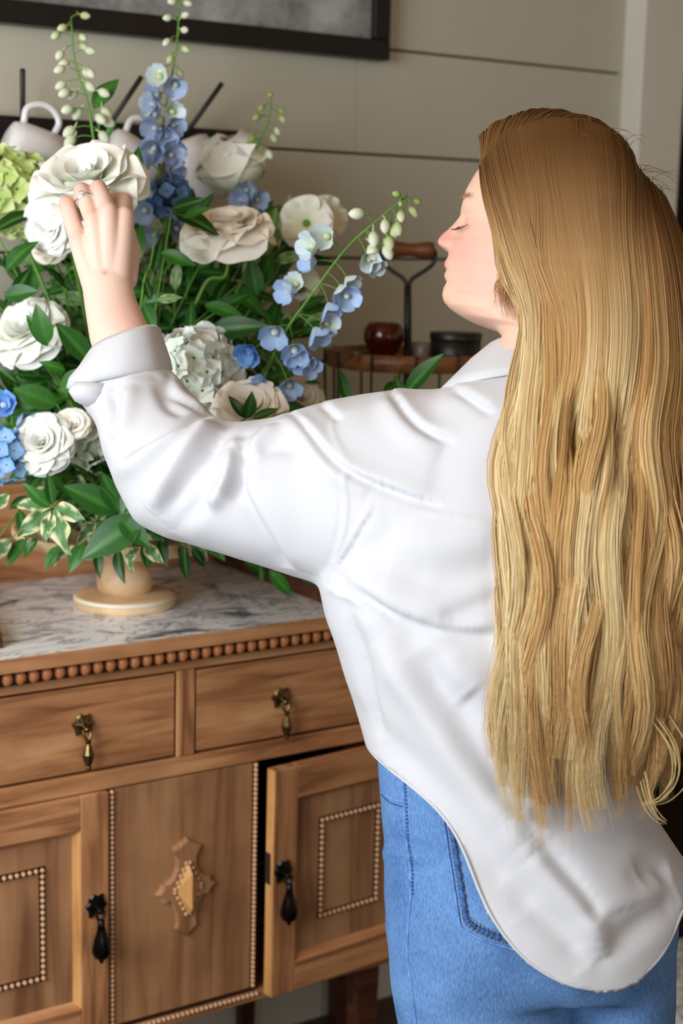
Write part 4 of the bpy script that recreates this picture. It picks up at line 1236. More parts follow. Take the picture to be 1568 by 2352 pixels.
def gb(s0, h0, ws_, wh, amp):
    return amp * np.exp(-((np.abs(Sx) - s0) / ws_) ** 2 - ((Hh - h0) / wh) ** 2)


fr_ = np.clip((ct[None] + .1) / .4, 0, 1)
Ff = Ff + fr_ * (gb(.031, -.010, .016, .011, -.0085) + gb(.031, -.0125, .0105, .008, .0068) + gb(.030, .006, .018, .006, .002) + gb(.038, -.040, .02, .018, .004) + gb(.013, -.038, .006, .007, .003) + gb(.012, -.062, .012, .004, .0012))
Sx = Sx + np.sign(Sx) * (gb(.06, -.035, .03, .02, .002))
HV = REF + Ff[..., None] * F_H + Hh[..., None] * U_H + Sx[..., None] * S_H
hv, hf = loft(list(HV)); hf = [q[::-1] for q in hf]
# skin colour : paler forehead, flush on nose, cheeks and lips
SK = np.array(lin(224, 184, 162)); FLUSH = np.array(lin(222, 142, 134)); LIP = np.array(lin(204, 116, 116)); SHD = np.array(lin(214, 160, 138))
fl_, hl_, sl_ = Ff.ravel(), Hh.ravel(), np.abs(Sx.ravel())
sm_ = lambda a, b, x: np.clip((x - a) / (b - a), 0, 1) ** 2 * (3 - 2 * np.clip((x - a) / (b - a), 0, 1))
w_ch = .5 * np.exp(-((hl_ + .048) / .024) ** 2 - ((sl_ - .045) / .028) ** 2) * sm_(-.095, -.045, fl_)
w_no = .75 * np.exp(-((hl_ + .033) / .013) ** 2 - (sl_ / .016) ** 2) * (fl_ > -.01)
w_jw = .35 * np.exp(-((hl_ + .085) / .02) ** 2 - ((sl_ - .05) / .02) ** 2) * sm_(-.11, -.06, fl_)
w_lp = .85 * np.exp(-((hl_ + .0625) / .0062) ** 4 - (sl_ / .017) ** 4) * (fl_ > -.03)
w_ey = .35 * np.exp(-((hl_ + .014) / .008) ** 2 - ((sl_ - .03) / .014) ** 2) * (fl_ > -.04)
hc = np.tile(SK, (len(hv), 1))
for w_, c_ in ((w_ch, FLUSH), (w_jw, FLUSH), (w_no, FLUSH), (w_lp, LIP), (w_ey, SHD)): hc = hc * (1 - w_[:, None]) + w_[:, None] * c_
g_ = hl_ * .75 - fl_ * .66 + .01 * np.sin(sl_ * 60)
w_sc = sm_(.052, .060, g_)[:, None]; hc = hc * (1 - w_sc) + w_sc * np.array(lin(112, 78, 46))
body_parts = [(hv, hf, hc)]
# ear
ec = REF + (-.094) * F_H + (-.058) * U_H + .066 * S_H
er = []
for t_ in np.linspace(0, 1, 9):
    a_ = np.linspace(0, 2 * math.pi, 26, endpoint=False)
    rx_, ry_ = .017, .030
    sc_ = [1.0, 1.05, 1.04, .98, .86, .78, .70, .4, .05][int(round(t_ * 8))]; zz_ = [-.006, 0, .007, .010, .009, .004, .001, .0, .001][int(round(t_ * 8))]
    er.append(np.array([ec + F_H * (rx_ * sc_ * math.cos(q) * (1 - .25 * math.sin(q + .4)) - zz_ * .3) + U_H * (ry_ * sc_ * math.sin(q) + .0) + S_H * (zz_ - .004 * math.cos(q)) for q in a_]))
ev_, ef_ = loft(er)
if np.cross(ev_[1] - ev_[0], ev_[26] - ev_[0]) @ (ev_[0] - ec) < 0: ef_ = [q[::-1] for q in ef_]
body_parts.append((ev_, ef_, np.tile(SK * .5 + FLUSH * .5, (len(ev_), 1))))

# left forearm and hand, one surface
WR = (244, 652, 1.945)
mc = {'index': [(284, 496, 1.960), (287, 462, 2.008), (246, 452, 2.046), (218, 466, 2.052)],
      'middle': [(248, 486, 1.950), (226, 432, 1.985), (208, 462, 2.030), (205, 482, 2.045)],
      'ring': [(214, 505, 1.950), (188, 438, 1.984), (186, 478, 2.018), (192, 496, 2.035)],
      'little': [(181, 556, 1.958), (153, 468, 1.988), (160, 497, 2.016), (172, 508, 2.03)]}
rad = {'index': (.0122, .0108, .009, .0075), 'middle': (.0120, .0112, .0095, .0078), 'ring': (.0118, .0112, .0092, .0076), 'little': (.0118, .0108, .0082, .0066)}
caps = []
wr_off = {'index': 24, 'middle': 8, 'ring': -9, 'little': -25}
for fn, ch in mc.items():
    w_ = P(WR[0] + wr_off[fn], WR[1] - 4, WR[2])
    m_ = P(*ch[0])
    caps.append(capsule(w_, .0185, m_, rad[fn][0] + .001))
    caps.append(capsule(w_ + FW * .014, .0165, m_ + FW * .012, .0125))
    for k in range(3): caps.append(capsule(P(*ch[k]), rad[fn][k], P(*ch[k + 1]), rad[fn][k + 1]))
th_ = [(286, 640, 1.962), (296, 575, 1.995), (285, 520, 2.035), (240, 482, 2.058), (212, 470, 2.062)]
tr_ = [.017, .0155, .0125, .0105, .008]
for k in range(4): caps.append(capsule(P(*th_[k]), tr_[k], P(*th_[k + 1]), tr_[k + 1]))
caps.append(capsule(P(200, 580, 1.965), .015, P(222, 640, 1.958), .020))
fa = [(238, 600, 1.955), (243, 640, 1.948), (254, 700, 1.937), (272, 762, 1.925), (312, 880, 1.90), (350, 1000, 1.87), (380, 1085, 1.85)]
fr = [(.031, .016), (.0310, .0225), (.0325, .027), (.037, .032), (.038, .036), (.038, .038), (.038, .038)]
rings = []
for i, (q, (ra, rb)) in enumerate(zip(fa, fr)):
    c_ = P(*q); d_ = P(*fa[min(len(fa) - 1, i + 1)]) - P(*fa[max(0, i - 1)]); d_ /= np.linalg.norm(d_)
    x_ = RT - d_ * (RT @ d_); x_ /= np.linalg.norm(x_); y_ = np.cross(d_, x_)
    a_ = np.linspace(0, 2 * math.pi, 32, endpoint=False)[:, None]
    rings.append(c_ + ra * np.cos(a_) * x_ + rb * np.sin(a_) * y_)
caps.append(loft(rings))
v, f = merge(caps)
av, aq = remesh(v, f, .0015, 8, .6)
pj_ = proj(av)
ac = np.tile(np.array(lin(232, 200, 184)), (len(av), 1))
for ch in mc.values():
    for q, wgt, sg in ((ch[0], .45, .011), (ch[1], .6, .012), (ch[2], .5, .014)):
        d_ = np.linalg.norm(av - P(*q), axis=1); w_ = (wgt * np.exp(-(d_ / sg) ** 2))[:, None]; ac = ac * (1 - w_) + w_ * FLUSH
d_ = np.linalg.norm(av - P(300, 735, 1.91), axis=1); w_ = (.35 * np.exp(-(d_ / .03) ** 2))[:, None]; ac = ac * (1 - w_) + w_ * FLUSH
d_ = np.linalg.norm(av - P(240, 626, 1.925), axis=1); w_ = (.6 * np.exp(-(d_ / .0035) ** 2))[:, None]; ac = ac * (1 - w_) + w_ * np.array(lin(190, 100, 100))
body_parts.append((av, [tuple(q) for q in aq], ac))

# the rest of the body, under the clothes
TD = 1.765
caps = []


def chain(pts, rr):
    for k in range(len(pts) - 1): caps.append(capsule(P(*pts[k]), rr[k], P(*pts[k + 1]), rr[k + 1], 18))


chain([(380, 1085, 1.85), (560, 1110, 1.82), (880, 1040, 1.79), (1000, 1010, TD)], [.040, .045, .052, .055])
chain([(1235, 830, TD + .01), (1240, 900, TD), (1250, 1000, TD)], [.05, .06, .09])
chain([(1010, 1010, TD), (1250, 985, TD), (1500, 1010, TD + .02)], [.05, .07, .05])
chain([(1150, 1120, TD), (1180, 1450, TD), (1180, 1700, TD), (1200, 1950, TD)], [.09, .09, .095, .11])
chain([(1340, 1120, TD), (1320, 1450, TD), (1300, 1700, TD), (1300, 1950, TD)], [.09, .085, .09, .11])
chain([(1500, 1010, TD + .02), (1650, 1430, TD + .05), (1690, 1800, TD + .16)], [.05, .042, .03])
chain([(1690, 1800, TD + .16), (1690, 1900, TD + .17), (1685, 1960, TD + .17)], [.03, .028, .012])
for k_, (dx_, dz_) in enumerate(((-24, 0), (-8, .0), (8, .0), (24, .0))):
    chain([(1690 + dx_ * .7, 1895, TD + .17), (1688 + dx_, 1960, TD + .172), (1682 + dx_, 2000, TD + .18)], [.013, .009, .007])
chain([(1670, 1850, TD + .18), (1655, 1910, TD + .19), (1652, 1950, TD + .195)], [.014, .011, .008])
HIPL = P(1105, 2080, TD); HIPR = P(1430, 2080, TD + .01)
footl = np.array([HIPL[0] - .0, HIPL[1] - .01, .06]); footr = np.array([HIPR[0], HIPR[1], .06])
FD = np.array([-.55, .83, 0.0])       # the way the feet point
for hp, ft in ((HIPL, footl), (HIPR, footr)):
    kn = hp * .48 + ft * .52 + FD * .015
    caps.append(capsule(hp, .048, kn, .040, 18)); caps.append(capsule(kn, .040, ft, .034, 18))
    caps.append(capsule(ft + np.array([0, 0, -.025]) - FD * .03, .034, ft + np.array([0, 0, -.035]) + FD * .15, .024, 18))
v, f = merge(caps)
bv, bq = remesh(v, f, .009, 4, .6)
body_parts.append((bv, [tuple(q) for q in bq], np.tile(SK, (len(bv), 1))))
BV = np.concatenate([q[0] for q in body_parts]); BC_ = np.concatenate([q[2] for q in body_parts]); BF = []; n = 0
for v_, f_, _ in body_parts:
    BF += [tuple(i + n for i in q) for q in f_]; n += len(v_)
PB = np.array([(footl[0] + footr[0]) / 2, (footl[1] + footr[1]) / 2, 0.0])
me = mesh('person', BV - PB, BF, M_SKIN); setcol(me, BC_)
person = link('person', me, None, PB)
tag(person, 'woman with long blonde hair in a white shirt and blue jeans, arranging the flowers', 'person')
PBV = Vector(PB)


def pchild(name, v, f, mat, label=None, smooth=True, fast=False):
    v = np.asarray(v) - PB
    me = fastmesh(name, v, f, mat, smooth) if fast else mesh(name, v, f, mat, smooth)
    o = link(name, me, person)
    if label: o['label'] = label
    return o


# lashes and brow
lv = []
for sd in (1,):
    for k in range(17):
        q = k / 16
        b_ = REF + F_H * (-.0050 - .013 * q ** 1.6) + U_H * (-.0165 - .003 * math.sin(q * 3.1)) + S_H * (.020 + .023 * q)
        t_ = b_ + F_H * (.0085 - .003 * q) + U_H * (-.0055) + S_H * (.003 + .006 * q)
        m_ = (b_ + t_) / 2 + U_H * (-.0016)
        lv.append(tube(spline([b_, m_, t_], 5), [.00042, .0004, .00034, .00025, .0001], 4))
v, f = merge(lv); pchild('eyelashes', v, f, plain('lash', lin(132, 86, 66), .7))
lv = []
for k in range(26):
    q = k / 25
    b_ = REF + F_H * (.0022 - .0145 * q ** 1.9) + U_H * (.0085 + .006 * math.sin(q * 2.4) + rnd.uniform(-.002, .002)) + S_H * (.010 + .036 * q)
    t_ = b_ + S_H * .006 + U_H * .0032 - F_H * (.0008 + .002 * q)
    lv.append(tube([b_, (b_ + t_) / 2 + F_H * .0004, t_], [.00036, .00034, .00014], 4))
v, f = merge(lv); pchild('eyebrow', v, f, plain('brow', lin(150, 108, 80), .7))
# ring
rc = (P(*mc['ring'][0]) * .36 + P(*mc['ring'][1]) * .64); ra = P(*mc['ring'][1]) - P(*mc['ring'][0]); ra /= np.linalg.norm(ra)
x_ = np.cross(ra, FW); x_ /= np.linalg.norm(x_); y_ = np.cross(ra, x_)
if y_ @ FW > 0: y_ = -y_
rp = [rc + .0122 * (math.cos(t) * x_ + math.sin(t) * y_) for t in np.linspace(0, 2 * math.pi, 33)]
bands = [tube(rp, .0011, 6, False), tube([q - ra * .003 for q in rp], .0010, 6, False)]
for t in np.linspace(.6, 2.5, 9):
    c_ = rc - ra * .003 + .0128 * (math.cos(t) * x_ + math.sin(t) * y_)
    bb_, bf_ = ball(.0012, .0012, .0012, 6, 4); bands.append((np.array(bb_) + c_, bf_))
v, f = merge(bands); rg = pchild('ring', v, f, M_SILVER, 'silver band ring with a round clear stone')
gv, gf = lathe([(.001, -.0025), (.004, .0005), (.0036, .0018), (.002, .0026)], 10)
gm = np.array(gv); gpos = rc + y_ * .0150
gv = gpos + gm[:, :1] * x_ + gm[:, 1:2] * ra + gm[:, 2:3] * y_ - PB
link('stone', mesh('stone', gv, gf, M_GEM, False), rg)


# ------------------------------------------------------------------ shirt
def section(cx, cy, a_px, ax_dir, depth, b_m, n=48, e=2.2):
    """ellipse section: in-picture half width a_px along ax_dir, half depth b_m along the sight axis"""
    a = np.linspace(0, 2 * math.pi, n, endpoint=False); c = np.cos(a); s = np.sin(a)
    c = np.sign(c) * np.abs(c) ** (2 / e); s = np.sign(s) * np.abs(s) ** (2 / e)
    D = RT * ax_dir[0] - UP * ax_dir[1]
    return P(cx, cy, depth) + np.outer(c, D) * (a_px * depth / F_PX) + np.outer(s, FW) * b_m


TOR = [(838, 1130, 1370, .060), (852, 1095, 1420, .080), (872, 1058, 1480, .098), (895, 1010, 1530, .112), (930, 960, 1575, .124), (1000, 905, 1610, .135), (1100, 862, 1620, .142), (1220, 800, 1615, .146), (1340, 730, 1600, .148), (1420, 746, 1590, .148),
       (1500, 776, 1570, .147), (1600, 809, 1535, .145), (1700, 838, 1500, .145), (1780, 850, 1485, .147), (1860, 858, 1492, .152), (1930, 864, 1540, .158), (2000, 868, 1590, .165), (2080, 872, 1606, .172), (2200, 880, 1606, .176), (2320, 884, 1600, .178), (2420, 886, 1596, .178)]
tors = []
for (yy, xl, xr, bd) in TOR:
    tors.append(section((xl + xr) / 2, yy, (xr - xl) / 2, (1, 0), TD, bd, 56))
parts = [loft(tors)]
SL = [((165, 893), (384, 838), 1.925, .058), ((222, 975), (432, 898), 1.90, .068), ((236, 1040), (470, 932), 1.885, .075), ((268, 1118), (496, 958), 1.87, .082), ((312, 1196), (522, 968), 1.86, .086), ((385, 1236), (552, 966), 1.85, .09), ((480, 1266), (600, 960), 1.84, .094),
      ((590, 1300), (660, 950), 1.825, .098), ((680, 1326), (740, 925), 1.81, .102), ((740, 1345), (830, 905), 1.795, .108), ((800, 1372), (930, 893), 1.78, .112), ((900, 1390), (1020, 895), TD, .115), ((1010, 1390), (1100, 900), TD, .10)]
sl = []
for (l_, r_, dd, bd) in SL:
    l_ = np.array(l_, float); r_ = np.array(r_, float); c_ = (l_ + r_) / 2; h_ = (r_ - l_) / 2; w_ = np.linalg.norm(h_)
    sl.append(section(c_[0], c_[1], w_, h_ / w_, dd, bd, 48, 2.1))
parts.append(loft(sl))
RS = [((1490, 960), (1600, 960), TD + .02, .08), ((1530, 1100), (1670, 1080), TD + .03, .085), ((1570, 1300), (1710, 1290), TD + .04, .08), ((1590, 1480), (1720, 1480), TD + .06, .07), ((1610, 1650), (1735, 1650), TD + .11, .06), ((1630, 1790), (1745, 1790), TD + .15, .05)]
sr = []
for (l_, r_, dd, bd) in RS:
    l_ = np.array(l_, float); r_ = np.array(r_, float); c_ = (l_ + r_) / 2; h_ = (r_ - l_) / 2; w_ = np.linalg.norm(h_)
    sr.append(section(c_[0], c_[1], w_, h_ / w_, dd, bd, 40, 2.1))
parts.append(loft(sr))
v, f = merge(parts)
sv, sq = remesh(v, f, .0036, 13, .6)
bvh = BVHTree.FromPolygons([Vector(q) for q in sv], [tuple(q) for q in sq])


def cast(px, py):
    d = Vector(P(px, py, 1.0) - ORG).normalized()
    h = bvh.ray_cast(Vector(ORG), d)
    return None if h[0] is None else np.array(h[0])


def fold(poly, amp, w, mode='ridge', fade=True, step=.004):
    """lay a ridge (amp>0), valley (amp<0) or pleat step along a line on the cloth, offset along the cloth normal"""
    pts = [cast(*q) for q in spline(poly, 40)]
    pts = np.array([q for q in pts if q is not None])
    if len(pts) < 3: return
    return pts, amp, w, mode, fade


FOLDS = [
    # crease sweeping from the top of the sleeve over the shoulder blade
    ([(676, 950), (712, 985), (752, 1032), (790, 1068), (850, 1102), (930, 1132), (1020, 1160)], -.010, .006, 'step'),
    ([(650, 955), (700, 1000), (760, 1075), (850, 1130)], .006, .014, 'ridge'),
    ([(898, 888), (915, 920), (950, 962), (990, 990), (1050, 1010)], -.009, .006, 'step'),
    ([(880, 905), (905, 950), (950, 1000), (1020, 1030)], .005, .014, 'ridge'),
    ([(1040, 885), (1075, 905), (1110, 930), (1140, 945)], -.007, .006, 'step'),
    ([(735, 920), (760, 940), (785, 965)], -.006, .006, 'step'),
    # upper sleeve
    ([(548, 1062), (565, 1120), (600, 1190), (650, 1270), (680, 1310)], -.010, .013, 'step'),
    ([(535, 1020), (528, 1075), (505, 1130), (470, 1160)], .010, .011, 'ridge'),
    ([(560, 1000), (555, 1060), (540, 1120), (520, 1140)], -.008, .010, 'ridge'),
    ([(500, 1060), (480, 1110), (440, 1170), (390, 1220)], -.006, .014, 'ridge'),
    ([(495, 968), (455, 1010), (400, 1080), (340, 1170)], .009, .012, 'ridge'),
    ([(478, 958), (430, 985), (360, 1020), (290, 1065)], -.010, .010, 'step'),
    ([(520, 975), (470, 1050), (420, 1120), (370, 1190)], -.007, .012, 'ridge'),
    ([(445, 985), (380, 1020), (310, 1060), (255, 1085)], .007, .014, 'ridge'),
    ([(640, 975), (600, 1010), (560, 1050)], .006, .012, 'ridge'),
    ([(590, 1040), (640, 1030), (700, 1035)], -.003, .010, 'ridge'),
    # forearm of the sleeve, under the cuff
    ([(265, 895), (258, 950), (250, 1010)], -.010, .009, 'ridge'),
    ([(300, 880), (290, 950), (275, 1020)], .006, .013, 'ridge'),
    ([(395, 870), (400, 900), (440, 925), (480, 945)], -.008, .009, 'step'),
    ([(360, 870), (390, 930), (430, 950)], -.005, .010, 'ridge'),
    # drape of the back
    ([(800, 1330), (900, 1400), (1010, 1440), (1100, 1448), (1160, 1440)], -.010, .012, 'step'),
    ([(880, 1300), (1000, 1330), (1100, 1310), (1170, 1290)], -.006, .022, 'ridge'),
    ([(1000, 1430), (1060, 1410), (1120, 1385), (1170, 1365)], -.006, .013, 'ridge'),
    ([(880, 1230), (980, 1240), (1080, 1240), (1160, 1235)], .004, .026, 'ridge'),
    ([(800, 1400), (830, 1500), (850, 1600), (870, 1700)], -.005, .012, 'ridge'),
    ([(860, 1440), (930, 1560), (1030, 1700), (1130, 1840), (1230, 1960)], .009, .022, 'ridge'),
    ([(940, 1480), (1030, 1620), (1130, 1770), (1210, 1860)], -.009, .020, 'ridge'),
    ([(1010, 1480), (1090, 1600), (1180, 1720), (1270, 1850)], .007, .022, 'ridge'),
    ([(1070, 1590), (1100, 1620), (1160, 1650)], -.008, .016, 'ridge'),
    ([(830, 1640), (930, 1740), (1030, 1850), (1120, 1990), (1200, 2110)], -.005, .020, 'ridge'),
    ([(1190, 1930), (1260, 2010), (1340, 2100), (1390, 2200)], .008, .016, 'ridge'),
    ([(1230, 1900), (1310, 1990), (1370, 2070), (1385, 2110)], -.009, .016, 'step'),
    ([(1160, 2010), (1230, 2090), (1300, 2150), (1350, 2220)], -.006, .016, 'ridge'),
    ([(1380, 2200), (1450, 2140), (1520, 2090), (1560, 2060)], -.006, .014, 'ridge'),
    ([(1460, 2010), (1500, 1990), (1540, 2010)], -.006, .014, 'ridge'),
]
SEAMS = [
    ([(806, 1060), (796, 1110), (796, 1180), (785, 1250), (752, 1330)], .0016, .0022, 'ridge'),
    ([(790, 1060), (780, 1110), (781, 1180), (770, 1250), (738, 1330)], -.0010, .0022, 'ridge'),
    ([(862, 1158), (830, 1210), (790, 1280), (755, 1335)], .0028, .003, 'step'),
    ([(862, 1158), (940, 1170), (1040, 1186), (1170, 1204)], .0014, .0022, 'ridge'),
    ([(740, 1342), (800, 1368), (860, 1400), (900, 1428)], .0030, .004, 'step'),
    ([(818, 1390), (830, 1500), (852, 1620), (868, 1740)], .0014, .002, 'ridge'),
    ([(770, 930), (765, 990), (800, 1060)], .0012, .0022, 'ridge'),
    ([(1136, 1440), (1136, 1540), (1136, 1640)], .0012, .002, 'ridge'),
]
nr = normals(sv, sq)
disp = np.zeros(len(sv))
facing = ((sv - ORG) * nr).sum(1) < .02
for poly, amp, w, mode in [(a_, b_ * (1.4 if d_ == 'ridge' else 1.05), c_ * (1.0 if d_ == 'ridge' else 1.15), d_) for a_, b_, c_, d_ in FOLDS] + [(a_, b_ * 1.7, c_, d_) for a_, b_, c_, d_ in SEAMS]:
    r_ = fold(poly, amp, w, mode)
    if r_ is None: continue
    pts = r_[0]; n = len(pts)
    lo, hi = pts.min(0) - 3.2 * w - .01, pts.max(0) + 3.2 * w + .01
    idx = np.where(((sv > lo) & (sv < hi)).all(1))[0]
    if not len(idx): continue
    d2 = ((sv[idx][:, None] - pts[None]) ** 2).sum(2); j = d2.argmin(1); d = np.sqrt(d2[np.arange(len(idx)), j])
    t = j / (n - 1); fade = np.clip(np.minimum(t, 1 - t) / .22, 0, 1) ** .7
    if w > .005: fade = np.maximum(fade, np.where(t < .5, .35, 0))
    if mode == 'step':
        tg = np.gradient(pts, axis=0)[j]; tg /= np.linalg.norm(tg, axis=1)[:, None] + 1e-9
        sd = (np.cross(nr[idx], tg) * (sv[idx] - pts[j])).sum(1)
        sd = np.sign(sd) * d
        disp[idx] += amp * fade * np.where(sd > 0, -np.exp(-(sd / (2.4 * w)) ** 2) * .55, np.exp(-(sd / (1.1 * w)) ** 2)) * (np.tanh(np.abs(sd) / (.45 * w)))
    else:
        disp[idx] += amp * fade * np.exp(-(d / w) ** 2)
disp += .0016 * vnoise(sv, 38, 3) + .0010 * vnoise(sv, 80, 4)
sv = sv + nr * disp[:, None]
sv = lap(sv, sq, 1, .35)
# hem : cut the cloth along the shirt-tail curve, expressed as a height by angle round the torso
AXC = P(1230, 1950, TD)
HEM = [(862, 1742), (900, 1772), (935, 1800), (1012, 1868), (1055, 1935), (1085, 2020), (1115, 2090), (1160, 2160), (1215, 2218), (1290, 2262), (1395, 2286), (1470, 2258), (1525, 2198), (1556, 2120), (1570, 2060)]
hang = []
for q in HEM:
    h = cast(*q)
    if h is None: h = P(*q, TD)
    r_ = h - AXC; hang.append((math.atan2(r_ @ -FW, r_ @ RT), h[2]))
hang = sorted(hang)
ha = np.array([q[0] for q in hang]); hz = np.array([q[1] for q in hang])
rel = sv - AXC; ang = np.arctan2(rel @ -FW, rel @ RT)
fa_ = np.array([-math.pi, -math.pi * .75, -math.pi * .5, -math.pi * .25]); fz_ = np.array([hz[-1], hz[-1] - .05, hz[-1] - .09, hz[0] - .05])
A_ = np.concatenate([fa_, ha, [math.pi]]); Z_ = np.concatenate([fz_, hz, [hz[-1]]])
o_ = np.argsort(A_); zh = np.interp(ang, A_[o_], Z_[o_])
kill = (sv[:, 2] < zh) & (sv[:, 2] < P(900, 1600, TD)[2])
# snap the lowest kept ring to the hem curve for a clean edge
fk = ~kill[sq].all(1)
part = kill[sq].any(1) & fk
ids = np.unique(sq[part]); ids = ids[kill[ids]]
sv[ids, 2] = zh[ids]
# open cuff end of the left sleeve and the wrist of the right one
ce_ = (np.array(P(274, 865, 1.925)), P(262, 830, 1.925) - P(330, 985, 1.90))
axn = ce_[1] / np.linalg.norm(ce_[1])
k2 = ((sv - P(283, 850, 1.922)) @ axn > 0) & (proj(sv)[:, 0] < 480)
k3 = (proj(sv)[:, 1] > 1786) & (proj(sv)[:, 0] > 1600) & ((sv - ORG) @ FW > TD + .08) & (proj(sv)[:, 1] < 1900)
fk &= ~k2[sq].all(1)
q2 = sq[fk]
ed_ = np.sort(np.concatenate([q2[:, [0, 1]], q2[:, [1, 2]], q2[:, [2, 3]], q2[:, [3, 0]]]), axis=1)
eu_, ecn_ = np.unique(ed_, axis=0, return_counts=True); be_ = eu_[ecn_ == 1]
nb_ = {}
for a_, b_ in be_: nb_.setdefault(int(a_), []).append(int(b_)); nb_.setdefault(int(b_), []).append(int(a_))
bi_ = np.array(sorted(nb_)); 
for _ in range(45):
    nw = sv.copy()
    for k in bi_: nw[k] = .4 * sv[k] + .6 * np.mean([sv[j] for j in nb_[int(k)]], axis=0)
    sv = nw
loops_ = []; seen_ = set()
for k0 in bi_:
    if int(k0) in seen_: continue
    lp = [int(k0)]; seen_.add(int(k0)); cur = int(k0)
    while True:
        nx = [j for j in nb_[cur] if j not in seen_]
        if not nx: break
        cur = nx[0]; seen_.add(cur); lp.append(cur)
    loops_.append(lp)
HEM_LOOP = max(loops_, key=len)
hp_ = sv[HEM_LOOP]; kk = 21
for _ in range(3):
    ext = np.concatenate([hp_[-kk:], hp_, hp_[:kk]]); hp_ = np.array([np.convolve(ext[:, d], np.ones(kk) / kk, 'same') for d in range(3)]).T[kk:-kk]
sv[HEM_LOOP] = hp_
used = np.unique(q2); mp_ = -np.ones(len(sv), int); mp_[used] = np.arange(len(used))
shirt = pchild('shirt', sv[used], mp_[q2], M_SHIRT, 'loose white cotton shirt with rolled cuff and curved tail', True, True)
md = shirt.modifiers.new('cloth', 'SOLIDIFY'); md.thickness = .0014; md.offset = -1


v, f = tube(np.concatenate([hp_[::3], hp_[:1]]), .0017, 6, False)
link('hem', mesh('hem', v - PB, f, M_SHIRT), shirt)


# rolled cuff
def cuff_ring(l_, r_, dd, bd, n=72, inset=0.0, pleat=0.0, seed=0.0):
    l_ = np.array(l_, float); r_ = np.array(r_, float); c_ = (l_ + r_) / 2; h_ = (r_ - l_) / 2; w_ = np.linalg.norm(h_)
    q = section(c_[0], c_[1], w_ - inset * F_PX / dd, h_ / w_, dd, bd - inset, n, 2.15)
    c3 = P(c_[0], c_[1], dd); a = np.linspace(0, 2 * math.pi, n, endpoint=False)
    k = 1 + pleat * (np.sin(a * 5 + seed) * .5 + np.sin(a * 9 + 1 + seed) * .35)
    return c3 + (q - c3) * k[:, None]


CU = [((222, 845), (368, 800), 1.925, .05, .010, .0), ((214, 812), (362, 758), 1.927, .052, .006, .01), ((212, 803), (360, 748), 1.928, .054, .0, .012), ((206, 815), (364, 756), 1.927, .056, -.002, .014), ((186, 845), (374, 790), 1.925, .060, -.002, .02),
      ((163, 872), (386, 826), 1.923, .064, -.002, .025), ((156, 893), (392, 848), 1.921, .066, -.001, .025), ((160, 903), (392, 855), 1.921, .065, .003, .025), ((172, 900), (384, 850), 1.921, .061, .008, .02), ((190, 880), (375, 835), 1.922, .056, .012, .01)]
v, f = loft([cuff_ring(a, b, c, d, 72, e, p_, i * .15) for i, (a, b, c, d, e, p_) in enumerate(CU)], cap=False); f = [q[::-1] for q in f]
pchild('rolled_cuff', v, f, M_SHIRT)
# loose flap hanging under the cuff
FLP = [((172, 878), (262, 885), 1.880, .024), ((158, 900), (254, 908), 1.880, .030), ((172, 922), (246, 928), 1.884, .026), ((200, 936), (238, 938), 1.888, .012)]
v, f = loft([cuff_ring(a, b, c, d, 32) for a, b, c, d in FLP]); pchild('cuff_flap', v, f, M_SHIRT)
# collar : folded stand round the neck
cols = []
CRG = [(1222, 806, 92, .050, -8), (1221, 795, 76, .056, -8), (1219, 790, 79, .060, -8), (1216, 797, 92, .066, -6), (1206, 822, 124, .080, 0), (1196, 850, 160, .094, 6), (1190, 868, 182, .100, 8), (1190, 873, 180, .098, 8), (1196, 864, 164, .088, 6)]
for (cx_, cyy, aw_, bb_, tl_) in CRG:
    q = section(cx_, cyy, aw_, (math.cos(math.radians(-tl_)), math.sin(math.radians(-tl_))), TD + .004, bb_, 64, 2.0)
    cols.append(q)
v, f = loft(cols, cap=False); cl_ = pchild('collar', v, f, M_SHIRT)

# ------------------------------------------------------------------ jeans
JT = [(1700, 872, 1440, .112), (1760, 868, 1452, .116), (1850, 876, 1478, .124), (1950, 882, 1532, .132), (2050, 880, 1548, .138), (2130, 884, 1548, .136), (2200, 890, 1546, .128), (2250, 895, 1543, .118)]
jr = [section((a + b) / 2, y_, (b - a) / 2, (1, 0), TD, d, 56, 2.35) for y_, a, b, d in JT]
parts = [loft(jr)]
for side, pts in (('l', [(2120, 882, 1300, .118), (2250, 896, 1326, .112), (2352, 912, 1332, .105)]), ('r', [(2120, 1150, 1546, .116), (2250, 1310, 1543, .108), (2352, 1318, 1538, .100)])):
    rg_ = [section((a + b) / 2, y_, (b - a) / 2, (1, 0), TD + (.012 if side == 'r' else 0), d, 40, 2.2) for y_, a, b, d in pts]
    cen = rg_[-1].mean(0); rad0 = rg_[-1] - cen
    ft = footl if side == 'l' else footr
    for k, (zz, sc_) in enumerate(((.62, .88), (.48, .76), (.30, .74), (.12, .76), (.075, .77))):
        c2 = np.array([cen[0] + (ft[0] - cen[0]) * (k + 1) / 5, cen[1] + (ft[1] - cen[1]) * (k + 1) / 5, zz])
        if zz < cen[2] - .03: 
            fl2 = rad0 * sc_; rg_.append(c2 + fl2 - np.outer(fl2[:, 2] * .8, [0, 0, 1]))
    parts.append(loft(rg_))
v, f = merge(parts)
jv, jq = remesh(v, f, .006, 5, .6)
jb = BVHTree.FromPolygons([Vector(q) for q in jv], [tuple(q) for q in jq])


def castj(px, py):
    h = jb.ray_cast(Vector(ORG), Vector(P(px, py, 1.0) - ORG).normalized())
    return (np.array(h[0]), np.array(h[1])) if h[0] is not None else None


